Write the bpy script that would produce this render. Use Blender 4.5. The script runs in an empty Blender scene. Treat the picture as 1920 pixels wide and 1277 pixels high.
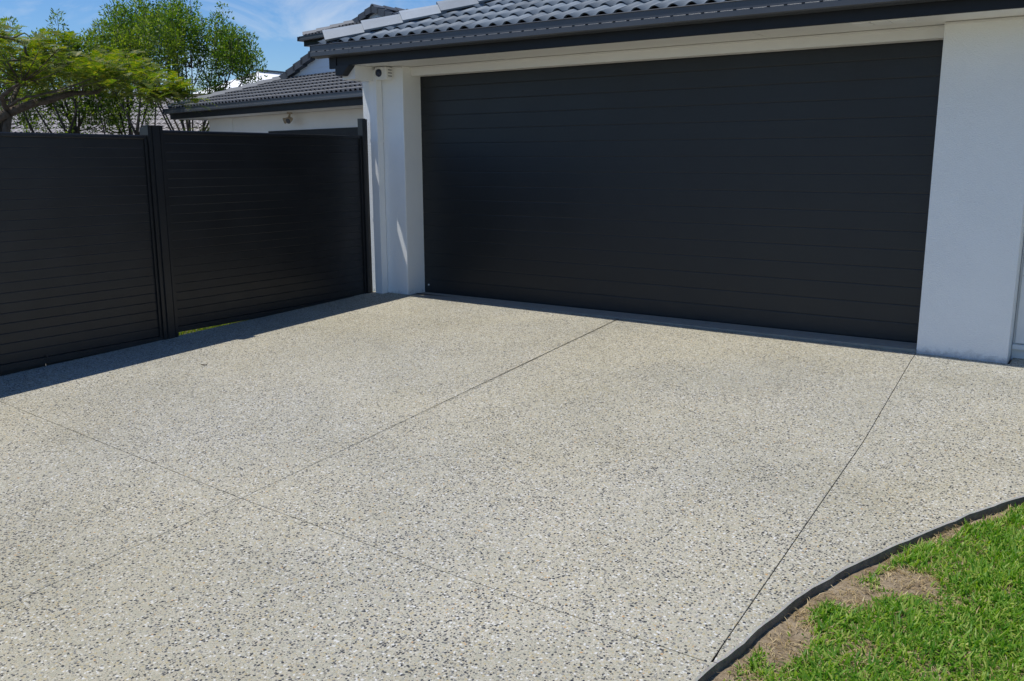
import bpy, bmesh, math, random
import numpy as np
from mathutils import Vector, Matrix

sc = bpy.context.scene
col = sc.collection
R = math.radians

# ------------------------------------------------------------------ camera
YAW, PITCH, ROLL = -0.6091, 0.1982, -0.0031
cam_d = bpy.data.cameras.new('camera'); cam = bpy.data.objects.new('camera', cam_d); col.objects.link(cam)
cs, sn = math.cos(YAW), math.sin(YAW)
fwd = Vector((sn*math.cos(PITCH), cs*math.cos(PITCH), -math.sin(PITCH)))
rt = Vector((cs, -sn, 0)); up = rt.cross(fwd)
r2 = rt*math.cos(ROLL)+up*math.sin(ROLL); u2 = up*math.cos(ROLL)-rt*math.sin(ROLL)
m = Matrix((r2, u2, -fwd)).transposed().to_4x4(); m.translation = Vector((6.0, -6.777, 1.331))
cam.matrix_world = m
cam_d.sensor_width = 36; cam_d.lens = 1690.4/1920*36; cam_d.clip_end = 3000; cam_d.clip_start = 0.05
sc.camera = cam
sc.render.resolution_x, sc.render.resolution_y = 1024, 681

# ------------------------------------------------------------------ light
SUN = Vector((-0.33, -0.198, 1.0)).normalized()
EL = math.asin(SUN.z); AZ = math.atan2(SUN.x, SUN.y)
world = bpy.data.worlds.new('World'); sc.world = world; world.use_nodes = True
nt = world.node_tree; nt.nodes.clear()
def nn(nt, t, **kw):
    n = nt.nodes.new(t)
    for k, v in kw.items():
        if hasattr(n, k): setattr(n, k, v)
        else: n.inputs[k.replace('_', ' ')].default_value = v
    return n
sky = nn(nt, 'ShaderNodeTexSky'); sky.sky_type = 'NISHITA'; sky.sun_disc = False
sky.sun_elevation = EL; sky.sun_rotation = AZ % (2*math.pi)
sky.altitude = 0; sky.air_density = 1.0; sky.dust_density = 0.3; sky.ozone_density = 2.5
tc = nn(nt, 'ShaderNodeTexCoord')
mp = nn(nt, 'ShaderNodeMapping'); mp.inputs['Scale'].default_value = (1.0, 1.0, 2.6); mp.inputs['Rotation'].default_value = (0.1, 0.2, 0.4)
no = nn(nt, 'ShaderNodeTexNoise'); no.inputs['Scale'].default_value = 7.0; no.inputs['Detail'].default_value = 9; no.inputs['Roughness'].default_value = 0.62
no.inputs['Distortion'].default_value = 0.7
rp = nn(nt, 'ShaderNodeValToRGB'); rp.color_ramp.elements[0].position = 0.50; rp.color_ramp.elements[1].position = 0.74
hs = nn(nt, 'ShaderNodeHueSaturation'); hs.inputs['Saturation'].default_value = 1.28; hs.inputs['Value'].default_value = 1.0
tint = nn(nt, 'ShaderNodeMix'); tint.data_type = 'RGBA'; tint.blend_type = 'MULTIPLY'; tint.inputs[0].default_value = 1.0
tint.inputs[7].default_value = (0.88, 1.02, 1.25, 1)
mx = nn(nt, 'ShaderNodeMix'); mx.data_type = 'RGBA'
mx.inputs[7].default_value = (7.6, 8.2, 9.0, 1)
bg = nn(nt, 'ShaderNodeBackground'); bg.inputs['Strength'].default_value = 0.096
ow = nn(nt, 'ShaderNodeOutputWorld')
L = nt.links.new
L(tc.outputs['Generated'], mp.inputs[0]); L(mp.outputs[0], no.inputs[0]); L(no.outputs[0], rp.inputs[0])
L(sky.outputs[0], hs.inputs['Color']); L(hs.outputs[0], tint.inputs[6]); L(tint.outputs[2], mx.inputs[6])
mm = nn(nt, 'ShaderNodeMath', operation='MULTIPLY'); mm.inputs[1].default_value = 0.50
L(rp.outputs[0], mm.inputs[0]); L(mm.outputs[0], mx.inputs[0]); L(mx.outputs[2], bg.inputs[0]); L(bg.outputs[0], ow.inputs[0])
sd = bpy.data.lights.new('sun', 'SUN'); sd.energy = 4.3; sd.angle = R(0.5); sd.color = (1.0, 0.965, 0.91)
so = bpy.data.objects.new('sun', sd); col.objects.link(so)
so.rotation_euler = (-SUN).to_track_quat('-Z', 'Y').to_euler(); so.location = (0, 0, 20)
sc.view_settings.view_transform = 'Standard'; sc.view_settings.look = 'None'
sc.view_settings.exposure = 0.0; sc.view_settings.gamma = 1.0; sc.view_settings.use_curve_mapping = False
sc.cycles.use_denoising = True; sc.cycles.max_bounces = 8; sc.cycles.diffuse_bounces = 4

# ------------------------------------------------------------------ helpers
rnd = random.Random(7)
def meta(o, label=None, cat=None, group=None, kind=None):
    if label: o['label'] = label
    if cat: o['category'] = cat
    if group: o['group'] = group
    if kind: o['kind'] = kind
    return o
def empty(name, loc=(0, 0, 0), rz=0, parent=None):
    o = bpy.data.objects.new(name, None); o.empty_display_size = 0.2
    col.objects.link(o); o.location = loc; o.rotation_euler = (0, 0, rz); o.parent = parent
    return o
def link(name, me, mat=None, parent=None, loc=None, rot=None):
    o = bpy.data.objects.new(name, me); col.objects.link(o)
    if mat is not None and len(me.materials) == 0:
        for k in (mat if isinstance(mat, (list, tuple)) else [mat]): me.materials.append(k)
    o.parent = parent
    if loc is not None: o.location = loc
    if rot is not None: o.rotation_euler = rot
    return o
class MB:
    def __init__(s): s.v = []; s.f = []; s.mi = []; s.sm = False
    def add(s, vs, fs, mi=0):
        b = len(s.v); s.v.extend([tuple(p) for p in vs]); s.f.extend([tuple(b+i for i in f) for f in fs]); s.mi.extend([mi]*len(fs)); return s
    def box(s, x0, x1, y0, y1, z0, z1, mi=0):
        v = [(x, y, z) for z in (z0, z1) for y in (y0, y1) for x in (x0, x1)]
        return s.add(v, [(0, 2, 3, 1), (4, 5, 7, 6), (0, 1, 5, 4), (2, 6, 7, 3), (0, 4, 6, 2), (1, 3, 7, 5)], mi)
    def extrude(s, prof, a, b, frame, mi=0, closed=True, caps=True):
        """profile points (p, q) swept from a to b along frame[0]; frame = (along, p-axis, q-axis)"""
        A, Pp, Q = [Vector(k) for k in frame]
        n = len(prof)
        vs = [A*t + Pp*p + Q*q for t in (a, b) for p, q in prof]
        fs = [(i, (i+1) % n, n+(i+1) % n, n+i) for i in range(n if closed else n-1)]
        if caps and closed: fs += [tuple(range(n))[::-1], tuple(range(n, 2*n))]
        return s.add(vs, fs, mi)
    def tube(s, pts, rad, n=7, mi=0, cap=True):
        pts = [Vector(p) for p in pts]; rings = []
        prev = None
        for i, p in enumerate(pts):
            d = (pts[min(i+1, len(pts)-1)]-pts[max(i-1, 0)])
            d = d.normalized() if d.length > 1e-9 else Vector((0, 0, 1))
            if prev is None: a = d.orthogonal().normalized()
            else:
                a = prev-d*prev.dot(d); a = a.normalized() if a.length > 1e-6 else d.orthogonal().normalized()
            prev = a; b = d.cross(a)
            r = rad[i] if isinstance(rad, (list, tuple)) else rad
            rings.append([p+(a*math.cos(2*math.pi*k/n)+b*math.sin(2*math.pi*k/n))*r for k in range(n)])
        vs = [q for rg in rings for q in rg]; fs = []
        for i in range(len(pts)-1):
            for k in range(n): fs.append((i*n+k, i*n+(k+1) % n, (i+1)*n+(k+1) % n, (i+1)*n+k))
        if cap: fs += [tuple(range(n))[::-1], tuple((len(pts)-1)*n+k for k in range(n))]
        return s.add(vs, fs, mi)
    def mesh(s, name='m', bevel=0, seg=2, smooth=False, recalc=True):
        me = bpy.data.meshes.new(name); me.from_pydata(s.v, [], s.f)
        if any(s.mi): me.polygons.foreach_set('material_index', s.mi)
        if recalc or bevel:
            bm = bmesh.new(); bm.from_mesh(me)
            if recalc: bmesh.ops.recalc_face_normals(bm, faces=bm.faces)
            if bevel:
                ed = [e for e in bm.edges if e.is_manifold and e.calc_face_angle(0) > 0.5]
                bmesh.ops.bevel(bm, geom=ed, offset=bevel, segments=seg, affect='EDGES', profile=0.6)
            bm.to_mesh(me); bm.free()
        if smooth: me.polygons.foreach_set('use_smooth', [True]*len(me.polygons))
        me.update(); return me
    def build(s, name, mat, parent=None, bevel=0, seg=2, smooth=False, loc=None, rot=None, recalc=True):
        return link(name, s.mesh(name, bevel, seg, smooth, recalc), mat, parent, loc, rot)
def dup(o, parent, loc=None, rot=None, name=None):
    c = bpy.data.objects.new(name or o.name.split('.')[0], o.data); col.objects.link(c); c.parent = parent
    if loc is not None: c.location = loc
    if rot is not None: c.rotation_euler = rot
    return c

# ------------------------------------------------------------------ materials
def mat(name, base=(0.5, 0.5, 0.5), rough=0.5, spec=0.5, metal=0.0):
    mt = bpy.data.materials.new(name); mt.use_nodes = True
    b = mt.node_tree.nodes['Principled BSDF']
    b.inputs['Base Color'].default_value = (*base, 1); b.inputs['Roughness'].default_value = rough
    b.inputs['Specular IOR Level'].default_value = spec; b.inputs['Metallic'].default_value = metal
    return mt, mt.node_tree, b
def ramp(nt, stops, interp='LINEAR'):
    r = nt.nodes.new('ShaderNodeValToRGB'); cr = r.color_ramp; cr.interpolation = interp
    while len(cr.elements) > 1: cr.elements.remove(cr.elements[-1])
    for i, (p, c) in enumerate(stops):
        e = cr.elements[0] if i == 0 else cr.elements.new(p)
        e.position = p; e.color = (*c, 1) if len(c) == 3 else c
    return r
def math_n(nt, op, a, b=None, c=None, clamp=False):
    n = nt.nodes.new('ShaderNodeMath'); n.operation = op; n.use_clamp = clamp
    for i, v in enumerate((a, b, c)):
        if v is None: continue
        if isinstance(v, (int, float)): n.inputs[i].default_value = v
        else: nt.links.new(v, n.inputs[i])
    return n.outputs[0]
def mixc(nt, f, a, b, mode='MIX'):
    n = nt.nodes.new('ShaderNodeMix'); n.data_type = 'RGBA'; n.blend_type = mode
    for i, v in ((0, f), (6, a), (7, b)):
        if isinstance(v, (int, float)): n.inputs[i].default_value = v
        elif isinstance(v, tuple): n.inputs[i].default_value = (*v, 1) if len(v) == 3 else v
        else: nt.links.new(v, n.inputs[i])
    return n.outputs[2]
def noise(nt, vec, scale, detail=3, rough=0.5, dist=0):
    n = nt.nodes.new('ShaderNodeTexNoise'); n.inputs['Scale'].default_value = scale; n.inputs['Detail'].default_value = detail
    n.inputs['Roughness'].default_value = rough; n.inputs['Distortion'].default_value = dist
    nt.links.new(vec, n.inputs['Vector']); return n
def gpos(nt):
    return nt.nodes.new('ShaderNodeNewGeometry').outputs['Position']
def bump(nt, b, h, strength=0.3, dist=0.01):
    n = nt.nodes.new('ShaderNodeBump'); n.inputs['Strength'].default_value = strength; n.inputs['Distance'].default_value = dist
    nt.links.new(h, n.inputs['Height']); nt.links.new(n.outputs[0], b.inputs['Normal']); return n

# exposed aggregate
def aggregate():
    mt, nt, b = mat('exposed_aggregate', rough=0.72, spec=0.35)
    P = gpos(nt)
    wob = noise(nt, P, 160, 1)
    vadd = nt.nodes.new('ShaderNodeVectorMath'); vadd.operation = 'MULTIPLY_ADD'
    nt.links.new(wob.outputs['Color'], vadd.inputs[0]); vadd.inputs[1].default_value = (0.006, 0.006, 0.0); nt.links.new(P, vadd.inputs[2])
    V = vadd.outputs[0]
    def layer(scale):
        v = nt.nodes.new('ShaderNodeTexVoronoi'); v.voronoi_dimensions = '2D'; v.inputs['Scale'].default_value = scale
        nt.links.new(V, v.inputs['Vector'])
        s = nt.nodes.new('ShaderNodeSeparateColor'); nt.links.new(v.outputs['Color'], s.inputs[0])
        return v, s
    dens = noise(nt, P, 2.2, 4, 0.6)      # patches where more stone shows
    fine = noise(nt, P, 420, 2)
    matrix = mixc(nt, fine.outputs[0], (0.328, 0.302, 0.236), (0.452, 0.424, 0.345))
    # small chips
    v2, s2 = layer(185)
    rad2 = math_n(nt, 'MULTIPLY_ADD', s2.outputs[1], 0.30, 0.18)
    m2 = math_n(nt, 'LESS_THAN', v2.outputs['Distance'], rad2)
    c2 = ramp(nt, [(0, (0.06, 0.062, 0.068)), (0.20, (0.54, 0.54, 0.50)), (0.31, (0.40, 0.345, 0.21)), (0.40, (0.20, 0.205, 0.18)), (0.58, (0.42, 0.41, 0.35))], 'CONSTANT')
    nt.links.new(s2.outputs[0], c2.inputs[0])
    m2b = math_n(nt, 'MULTIPLY', m2, 0.9)
    colr = mixc(nt, m2b, matrix, c2.outputs[0])
    # pebbles
    v1, s1 = layer(92)
    rad = math_n(nt, 'MULTIPLY_ADD', s1.outputs[1], 0.32, 0.215)
    edge = math_n(nt, 'SUBTRACT', rad, v1.outputs['Distance'])
    m1 = math_n(nt, 'MULTIPLY', edge, 18, clamp=True)
    pick = math_n(nt, 'MULTIPLY_ADD', dens.outputs[0], -0.75, 0.375)
    pick = math_n(nt, 'ADD', s1.outputs[0], pick, clamp=True)
    c1 = ramp(nt, [(0, (0.045, 0.048, 0.054)), (0.15, (0.10, 0.102, 0.10)), (0.27, (0.58, 0.58, 0.56)), (0.37, (0.40, 0.35, 0.22)), (0.458, (0.46, 0.29, 0.14)),
                   (0.466, (0.22, 0.22, 0.21)), (0.55, (0.44, 0.43, 0.37)), (0.66, (0.35, 0.345, 0.275))], 'CONSTANT')
    nt.links.new(pick, c1.inputs[0])
    colr = mixc(nt, m1, colr, c1.outputs[0])
    # occasional larger stones
    v3, s3 = layer(58)
    m3 = math_n(nt, 'MULTIPLY', math_n(nt, 'MULTIPLY', math_n(nt, 'SUBTRACT', math_n(nt, 'MULTIPLY_ADD', s3.outputs[1], 0.16, 0.20), v3.outputs['Distance']), 18, clamp=True), math_n(nt, 'LESS_THAN', s3.outputs[0], 0.17))
    c3 = ramp(nt, [(0, (0.035, 0.038, 0.045)), (0.45, (0.55, 0.55, 0.53)), (0.62, (0.19, 0.19, 0.18)), (0.78, (0.36, 0.31, 0.21)), (0.9, (0.45, 0.40, 0.34))], 'CONSTANT')
    nt.links.new(s3.outputs[2], c3.inputs[0]); colr = mixc(nt, m3, colr, c3.outputs[0])
    # broad wear: traffic film, pale and yellowish patches
    big = noise(nt, P, 0.9, 5, 0.6, 0.4)
    rb = ramp(nt, [(0.30, (0.88, 0.875, 0.84)), (0.5, (1.0, 1.0, 0.99)), (0.70, (1.09, 1.09, 1.10))]); nt.links.new(big.outputs[0], rb.inputs[0])
    colr = mixc(nt, 1.0, colr, rb.outputs[0], 'MULTIPLY')
    big2 = noise(nt, P, 0.45, 3, 0.5)
    rb2 = ramp(nt, [(0.4, (1.0, 1.0, 1.0)), (0.62, (1.02, 0.99, 0.91))]); nt.links.new(big2.outputs[0], rb2.inputs[0])
    colr = mixc(nt, 1.0, colr, rb2.outputs[0], 'MULTIPLY')
    nt.links.new(colr, b.inputs['Base Color'])
    rr = math_n(nt, 'MULTIPLY_ADD', m1, -0.28, 0.82); nt.links.new(rr, b.inputs['Roughness'])
    h = math_n(nt, 'ADD', math_n(nt, 'MULTIPLY', m1, 0.6), math_n(nt, 'MULTIPLY', m2, 0.3))
    bump(nt, b, h, 0.5, 0.0022)
    return mt
def cement(name, base, var=0.25, s=14):
    mt, nt, b = mat(name, rough=0.9, spec=0.2)
    P = gpos(nt); n1 = noise(nt, P, s, 6, 0.65); n2 = noise(nt, P, 160, 3, 0.6)
    r = ramp(nt, [(0.3, tuple(c*(1-var) for c in base)), (0.7, tuple(c*(1+var) for c in base))]); nt.links.new(n1.outputs[0], r.inputs[0])
    nt.links.new(mixc(nt, 0.35, r.outputs[0], n2.outputs['Color'], 'OVERLAY'), b.inputs['Base Color'])
    bump(nt, b, n2.outputs[0], 0.5, 0.003); return mt
def stucco(name, base, strength=0.6):
    mt, nt, b = mat(name, base, 0.75, 0.3)
    P = gpos(nt)
    v = nt.nodes.new('ShaderNodeTexVoronoi'); v.feature = 'SMOOTH_F1'; v.inputs['Scale'].default_value = 190; nt.links.new(P, v.inputs['Vector'])
    n = noise(nt, P, 95, 4, 0.6)
    h = math_n(nt, 'ADD', math_n(nt, 'MULTIPLY', v.outputs['Distance'], 0.8), n.outputs[0])
    bump(nt, b, h, strength, 0.004)
    dirt = noise(nt, P, 2.0, 5, 0.6)
    r = ramp(nt, [(0.3, tuple(c*0.95 for c in base)), (0.65, base)]); nt.links.new(dirt.outputs[0], r.inputs[0])
    # splash dirt at the foot of the wall
    sp = nt.nodes.new('ShaderNodeSeparateXYZ'); nt.links.new(P, sp.inputs[0])
    nz = noise(nt, P, 22, 5, 0.7)
    foot = math_n(nt, 'MULTIPLY_ADD', nz.outputs[0], 0.19, -0.070)
    f = math_n(nt, 'SUBTRACT', foot, sp.outputs[2]); f = math_n(nt, 'MULTIPLY', f, 16, clamp=True)
    f = math_n(nt, 'MULTIPLY', f, 0.5)
    nt.links.new(mixc(nt, f, r.outputs[0], (0.22, 0.20, 0.18)), b.inputs['Base Color'])
    return mt
def paint(name, base, rough=0.45, spec=0.5, dust=0.06, coat=0):
    mt, nt, b = mat(name, base, rough, spec)
    P = gpos(nt); n = noise(nt, P, 3.0, 6, 0.65)
    r = ramp(nt, [(0.35, base), (0.75, tuple(c*(1+dust*2)+0.004*dust*10 for c in base))]); nt.links.new(n.outputs[0], r.inputs[0])
    nt.links.new(r.outputs[0], b.inputs['Base Color'])
    n2 = noise(nt, P, 9, 4, 0.6)
    nt.links.new(math_n(nt, 'MULTIPLY_ADD', n2.outputs[0], 0.16, rough-0.08), b.inputs['Roughness'])
    return mt
def door_mat():
    mt, nt, b = mat('door_charcoal', (0.016, 0.019, 0.023), 0.42, 0.5)
    P = gpos(nt); mpn = nt.nodes.new('ShaderNodeMapping'); mpn.inputs['Scale'].default_value = (0.9, 1, 22); nt.links.new(P, mpn.inputs[0])
    n = noise(nt, mpn.outputs[0], 9, 6, 0.7)
    r = ramp(nt, [(0.3, (0.0088, 0.0106, 0.0115)), (0.75, (0.0140, 0.0165, 0.0180))]); nt.links.new(n.outputs[0], r.inputs[0])
    sp = nt.nodes.new('ShaderNodeSeparateXYZ'); nt.links.new(P, sp.inputs[0]); nd = noise(nt, P, 6, 6, 0.7)
    dz = math_n(nt, 'MULTIPLY', math_n(nt, 'SUBTRACT', 0.30, sp.outputs[2]), 2.2, clamp=True)
    df = math_n(nt, 'MULTIPLY', math_n(nt, 'MULTIPLY', dz, nd.outputs[0]), 0.16)
    nt.links.new(mixc(nt, df, r.outputs[0], (0.20, 0.18, 0.15)), b.inputs['Base Color'])
    bump(nt, b, n.outputs[0], 0.28, 0.002)
    n2 = noise(nt, P, 1.6, 5, 0.6)
    nt.links.new(math_n(nt, 'MULTIPLY_ADD', n2.outputs[0], 0.25, 0.32), b.inputs['Roughness'])
    return mt
def tile_mat(name, base, rough=0.42, var=0.18):
    mt, nt, b = mat(name, base, rough, 0.5)
    oi = nt.nodes.new('ShaderNodeObjectInfo'); P = gpos(nt)
    n = noise(nt, P, 7, 6, 0.7)
    f = math_n(nt, 'MULTIPLY_ADD', oi.outputs['Random'], 0.5, math_n(nt, 'MULTIPLY', n.outputs[0], 0.5))
    r = ramp(nt, [(0.2, tuple(c*(1-var) for c in base)), (0.8, tuple(c*(1+var) for c in base))]); nt.links.new(f, r.inputs[0])
    nt.links.new(r.outputs[0], b.inputs['Base Color'])
    li = noise(nt, P, 34, 5, 0.75); lf_ = math_n(nt, 'MULTIPLY', math_n(nt, 'SUBTRACT', li.outputs[0], 0.60), 9, clamp=True)
    gr = noise(nt, P, 2.4, 5, 0.65); gf = math_n(nt, 'MULTIPLY', math_n(nt, 'SUBTRACT', gr.outputs[0], 0.45), 1.6, clamp=True)
    c_ = mixc(nt, math_n(nt, 'MULTIPLY', gf, 0.5), r.outputs[0], tuple(k*0.62 for k in base))
    nt.links.new(mixc(nt, math_n(nt, 'MULTIPLY', lf_, 0.45), c_, tuple(min(1, k*1.9+0.03) for k in base)), b.inputs['Base Color'])
    n2 = noise(nt, P, 260, 3); bump(nt, b, n2.outputs[0], 0.2, 0.002)
    return mt
def leaf_mat(name, c0, c1, c2, trans=0.45):
    mt = bpy.data.materials.new(name); mt.use_nodes = True; nt = mt.node_tree; nt.nodes.clear()
    g = nt.nodes.new('ShaderNodeNewGeometry'); r = ramp(nt, [(0.0, c0), (0.55, c1), (1.0, c2)])
    nt.links.new(g.outputs['Random Per Island'], r.inputs[0])
    d = nt.nodes.new('ShaderNodeBsdfPrincipled'); d.inputs['Roughness'].default_value = 0.5; d.inputs['Specular IOR Level'].default_value = 0.35
    t = nt.nodes.new('ShaderNodeBsdfTranslucent')
    nt.links.new(r.outputs[0], d.inputs['Base Color'])
    tcx = mixc(nt, 1.0, r.outputs[0], (1.5, 1.75, 0.5), 'MULTIPLY'); nt.links.new(tcx, t.inputs[0])
    mxs = nt.nodes.new('ShaderNodeMixShader'); mxs.inputs[0].default_value = trans
    o = nt.nodes.new('ShaderNodeOutputMaterial')
    nt.links.new(d.outputs[0], mxs.inputs[1]); nt.links.new(t.outputs[0], mxs.inputs[2]); nt.links.new(mxs.outputs[0], o.inputs[0])
    return mt
def soil_mat():
    mt, nt, b = mat('dry_soil', rough=0.95, spec=0.1)
    P = gpos(nt); n1 = noise(nt, P, 9, 6, 0.65); n2 = noise(nt, P, 95, 5, 0.7)
    r = ramp(nt, [(0.3, (0.155, 0.118, 0.078)), (0.5, (0.27, 0.215, 0.145)), (0.7, (0.36, 0.30, 0.22))]); nt.links.new(n1.outputs[0], r.inputs[0])
    r2_ = ramp(nt, [(0.3, (0.6, 0.58, 0.55)), (0.6, (1.15, 1.12, 1.08))]); nt.links.new(n2.outputs[0], r2_.inputs[0])
    nt.links.new(mixc(nt, 1.0, r.outputs[0], r2_.outputs[0], 'MULTIPLY'), b.inputs['Base Color'])
    bump(nt, b, n2.outputs[0], 0.9, 0.01); return mt
def ground_mat():
    mt, nt, b = mat('yard_ground', rough=0.95, spec=0.1)
    P = gpos(nt); n1 = noise(nt, P, 1.3, 6, 0.65); n2 = noise(nt, P, 60, 4, 0.7)
    r = ramp(nt, [(0.35, (0.14, 0.135, 0.115)), (0.6, (0.20, 0.185, 0.16)), (0.8, (0.26, 0.23, 0.19))]); nt.links.new(n1.outputs[0], r.inputs[0])
    nt.links.new(r.outputs[0], b.inputs['Base Color']); bump(nt, b, n2.outputs[0], 1.0, 0.03); return mt
def bark_mat(name, a, c):
    mt, nt, b = mat(name, rough=0.9, spec=0.15)
    P = gpos(nt); n1 = noise(nt, P, 14, 6, 0.7)
    r = ramp(nt, [(0.3, a), (0.7, c)]); nt.links.new(n1.outputs[0], r.inputs[0]); nt.links.new(r.outputs[0], b.inputs['Base Color'])
    bump(nt, b, n1.outputs[0], 0.6, 0.02); return mt

M_agg = aggregate()
M_cem = cement('slab_edge_cement', (0.19, 0.165, 0.13), 0.4)
M_rim = cement('slab_rim_cement', (0.36, 0.345, 0.30), 0.2)
M_sill = cement('garage_slab', (0.30, 0.285, 0.24), 0.12)
M_stucco = stucco('white_stucco', (0.88, 0.885, 0.85))
M_white = paint('white_paint', (0.84, 0.84, 0.81), 0.55, 0.4, -0.02)
M_cream = paint('cream_trim', (0.79, 0.78, 0.74), 0.5, 0.4, -0.02)
M_char = paint('charcoal_fascia', (0.0095, 0.0115, 0.0155), 0.5, 0.35)
M_gutter = paint('charcoal_gutter', (0.062, 0.068, 0.078), 0.38)
M_fence = paint('charcoal_powdercoat', (0.0100, 0.0108, 0.0120), 0.34, 0.5, 0.12)
def dusty(mt, k=0.14):
    nt = mt.node_tree; b = nt.nodes['Principled BSDF']; src = b.inputs['Base Color'].links[0].from_socket; P = gpos(nt)
    sp = nt.nodes.new('ShaderNodeSeparateXYZ'); nt.links.new(P, sp.inputs[0])
    g = math_n(nt, 'MULTIPLY', sp.outputs[1], 0.0383); h = math_n(nt, 'SUBTRACT', sp.outputs[2], g)
    nz = noise(nt, P, 16, 6, 0.75); f = math_n(nt, 'MULTIPLY', math_n(nt, 'SUBTRACT', 0.34, h), 2.6, clamp=True)
    f = math_n(nt, 'MULTIPLY', math_n(nt, 'MULTIPLY', f, nz.outputs[0]), k)
    nt.links.new(mixc(nt, f, src, (0.20, 0.17, 0.13)), b.inputs['Base Color'])
dusty(M_fence)
M_door = door_mat()
M_tile = tile_mat('slate_blue_tile', (0.150, 0.190, 0.228), 0.66, 0.24)
M_tile_far = tile_mat('slate_grey_tile', (0.062, 0.070, 0.082), 0.62)
M_cap = tile_mat('slate_cap', (0.24, 0.28, 0.32), 0.62, 0.22)
M_capfar = tile_mat('slate_cap_far', (0.11, 0.125, 0.145), 0.65)
M_pinkroof = tile_mat('sun_bleached_tile', (0.34, 0.32, 0.32), 0.75, 0.15)
M_dark, _, _ = mat('dark_void', (0.008, 0.008, 0.009), 0.9, 0.1)
M_bed = cement('joint_grit', (0.055, 0.045, 0.035), 0.4)
M_soil = soil_mat(); M_ground = ground_mat()
M_grass = leaf_mat('lawn_blades', (0.07, 0.20, 0.018), (0.19, 0.345, 0.036), (0.44, 0.49, 0.12), 0.42)
M_straw = leaf_mat('dry_straw', (0.30, 0.20, 0.09), (0.46, 0.34, 0.17), (0.58, 0.47, 0.28), 0.2)
M_bark = bark_mat('grey_bark', (0.075, 0.058, 0.045), (0.20, 0.165, 0.135))
M_stem = bark_mat('dark_stem', (0.035, 0.028, 0.022), (0.10, 0.085, 0.065))
M_leafA = leaf_mat('feathery_yellow_green', (0.05, 0.10, 0.008), (0.13, 0.175, 0.014), (0.30, 0.25, 0.03), 0.42)
M_leafB = leaf_mat('bright_green_leaf', (0.035, 0.085, 0.008), (0.10, 0.175, 0.016), (0.24, 0.29, 0.035), 0.45)
M_leafC = leaf_mat('olive_green_leaf', (0.05, 0.10, 0.012), (0.13, 0.185, 0.022), (0.28, 0.31, 0.045), 0.48)
M_whiteroof = paint('white_metal_roof', (0.82, 0.83, 0.84), 0.4, 0.5, -0.01)

# ------------------------------------------------------------------ ground levels
SX, SY = -0.0058, 0.0383
def gz(x, y): return SX*x+SY*y
def gzo(x, y):          # outside ground follows the slope, then flattens
    yy = max(min(y, 0.5), -14); xx = max(min(x, 12), -4); return SX*xx+SY*yy

# ground sheet to the horizon
mb = MB()
xs = [-900, -200, -60, -20, -8, -4, -0.45, 2, 5, 8, 12, 25, 80, 900]; ys = [-900, -200, -60, -25, -14, -10, -7, -4, -2, 0, 0.5, 5, 12, 30, 90, 900]
vs = [(x, y, gzo(x, y)-(0.085 if x > -0.45 else 0.05)-(0.02 if y > 0.4 else 0)) for y in ys for x in xs]; nx = len(xs)
mb.add(vs, [(j*nx+i, j*nx+i+1, (j+1)*nx+i+1, (j+1)*nx+i) for j in range(len(ys)-1) for i in range(nx-1)])
meta(mb.build('ground', M_ground), 'grassy ground around and beyond the driveway', kind='structure')

# ------------------------------------------------------------------ driveway slabs with saw-cut joints
curb = [(4.98, -12.0), (5.0, -9.0), (5.02, -6.5), (5.035, -5.2), (5.045, -4.75), (5.056, -4.45), (5.088, -4.23), (5.12, -3.98), (5.175, -3.714), (5.265, -3.403),
        (5.375, -3.13), (5.512, -2.80), (5.62, -2.55), (5.705, -2.40), (5.95, -2.12), (6.4, -1.75), (7.1, -1.4), (8.2, -1.15), (10.0, -1.05), (12.5, -1.0)]
def catmull(p, step=0.05):
    out = []
    for i in range(len(p)-1):
        a = Vector(p[max(i-1, 0)]); b = Vector(p[i]); c = Vector(p[i+1]); d = Vector(p[min(i+2, len(p)-1)])
        n = max(2, int((c-b).length/step))
        for k in range(n):
            t = k/n; out.append(0.5*((2*b)+(c-a)*t+(2*a-5*b+4*c-d)*t*t+(3*b-a-3*c+d)*t**3))
    out.append(Vector(p[-1])); return out
CURB = catmull(curb)
rc = random.Random(3); wob = 0
for i, p in enumerate(CURB):
    wob = wob*0.7+rc.uniform(-0.0042, 0.0042); p += Vector((wob, -wob*0.5))
def j3(y): # middle lengthwise joint
    pts = [(-12, 2.93), (-5.4, 2.82), (-4.294, 2.758), (-2.39, 2.609), (-0.17, 2.397), (0.2, 2.36)]
    return float(np.interp(y, [a for a, _ in pts], [b for _, b in pts]))
def j1(y):
    pts = [(-4.36, 5.05), (-3.46, 5.003), (-2.05, 4.93), (-0.22, 4.785), (0.0, 4.772)]
    return float(np.interp(y, [a for a, _ in pts], [b for _, b in pts]))
def j2(x):
    pts = [(-0.45, -4.07), (0.378, -4.119), (1.348, -4.192), (2.758, -4.294), (3.9, -4.335), (5.3, -4.352)]
    return float(np.interp(x, [a for a, _ in pts], [b for _, b in pts]))
G2 = 0.0019
def g3(y): return float(np.interp(y, [-4.3, -1.0], [0.0014, 0.00035]))
G = 0.0015   # half joint
YB = 0.0     # garage wall line
XF = -0.445
def seg(f, a, b, n, axis):
    ts = [a+(b-a)*k/n for k in range(n+1)]
    return [Vector((f(t), t)) if axis == 'y' else Vector((t, f(t))) for t in ts]
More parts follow.
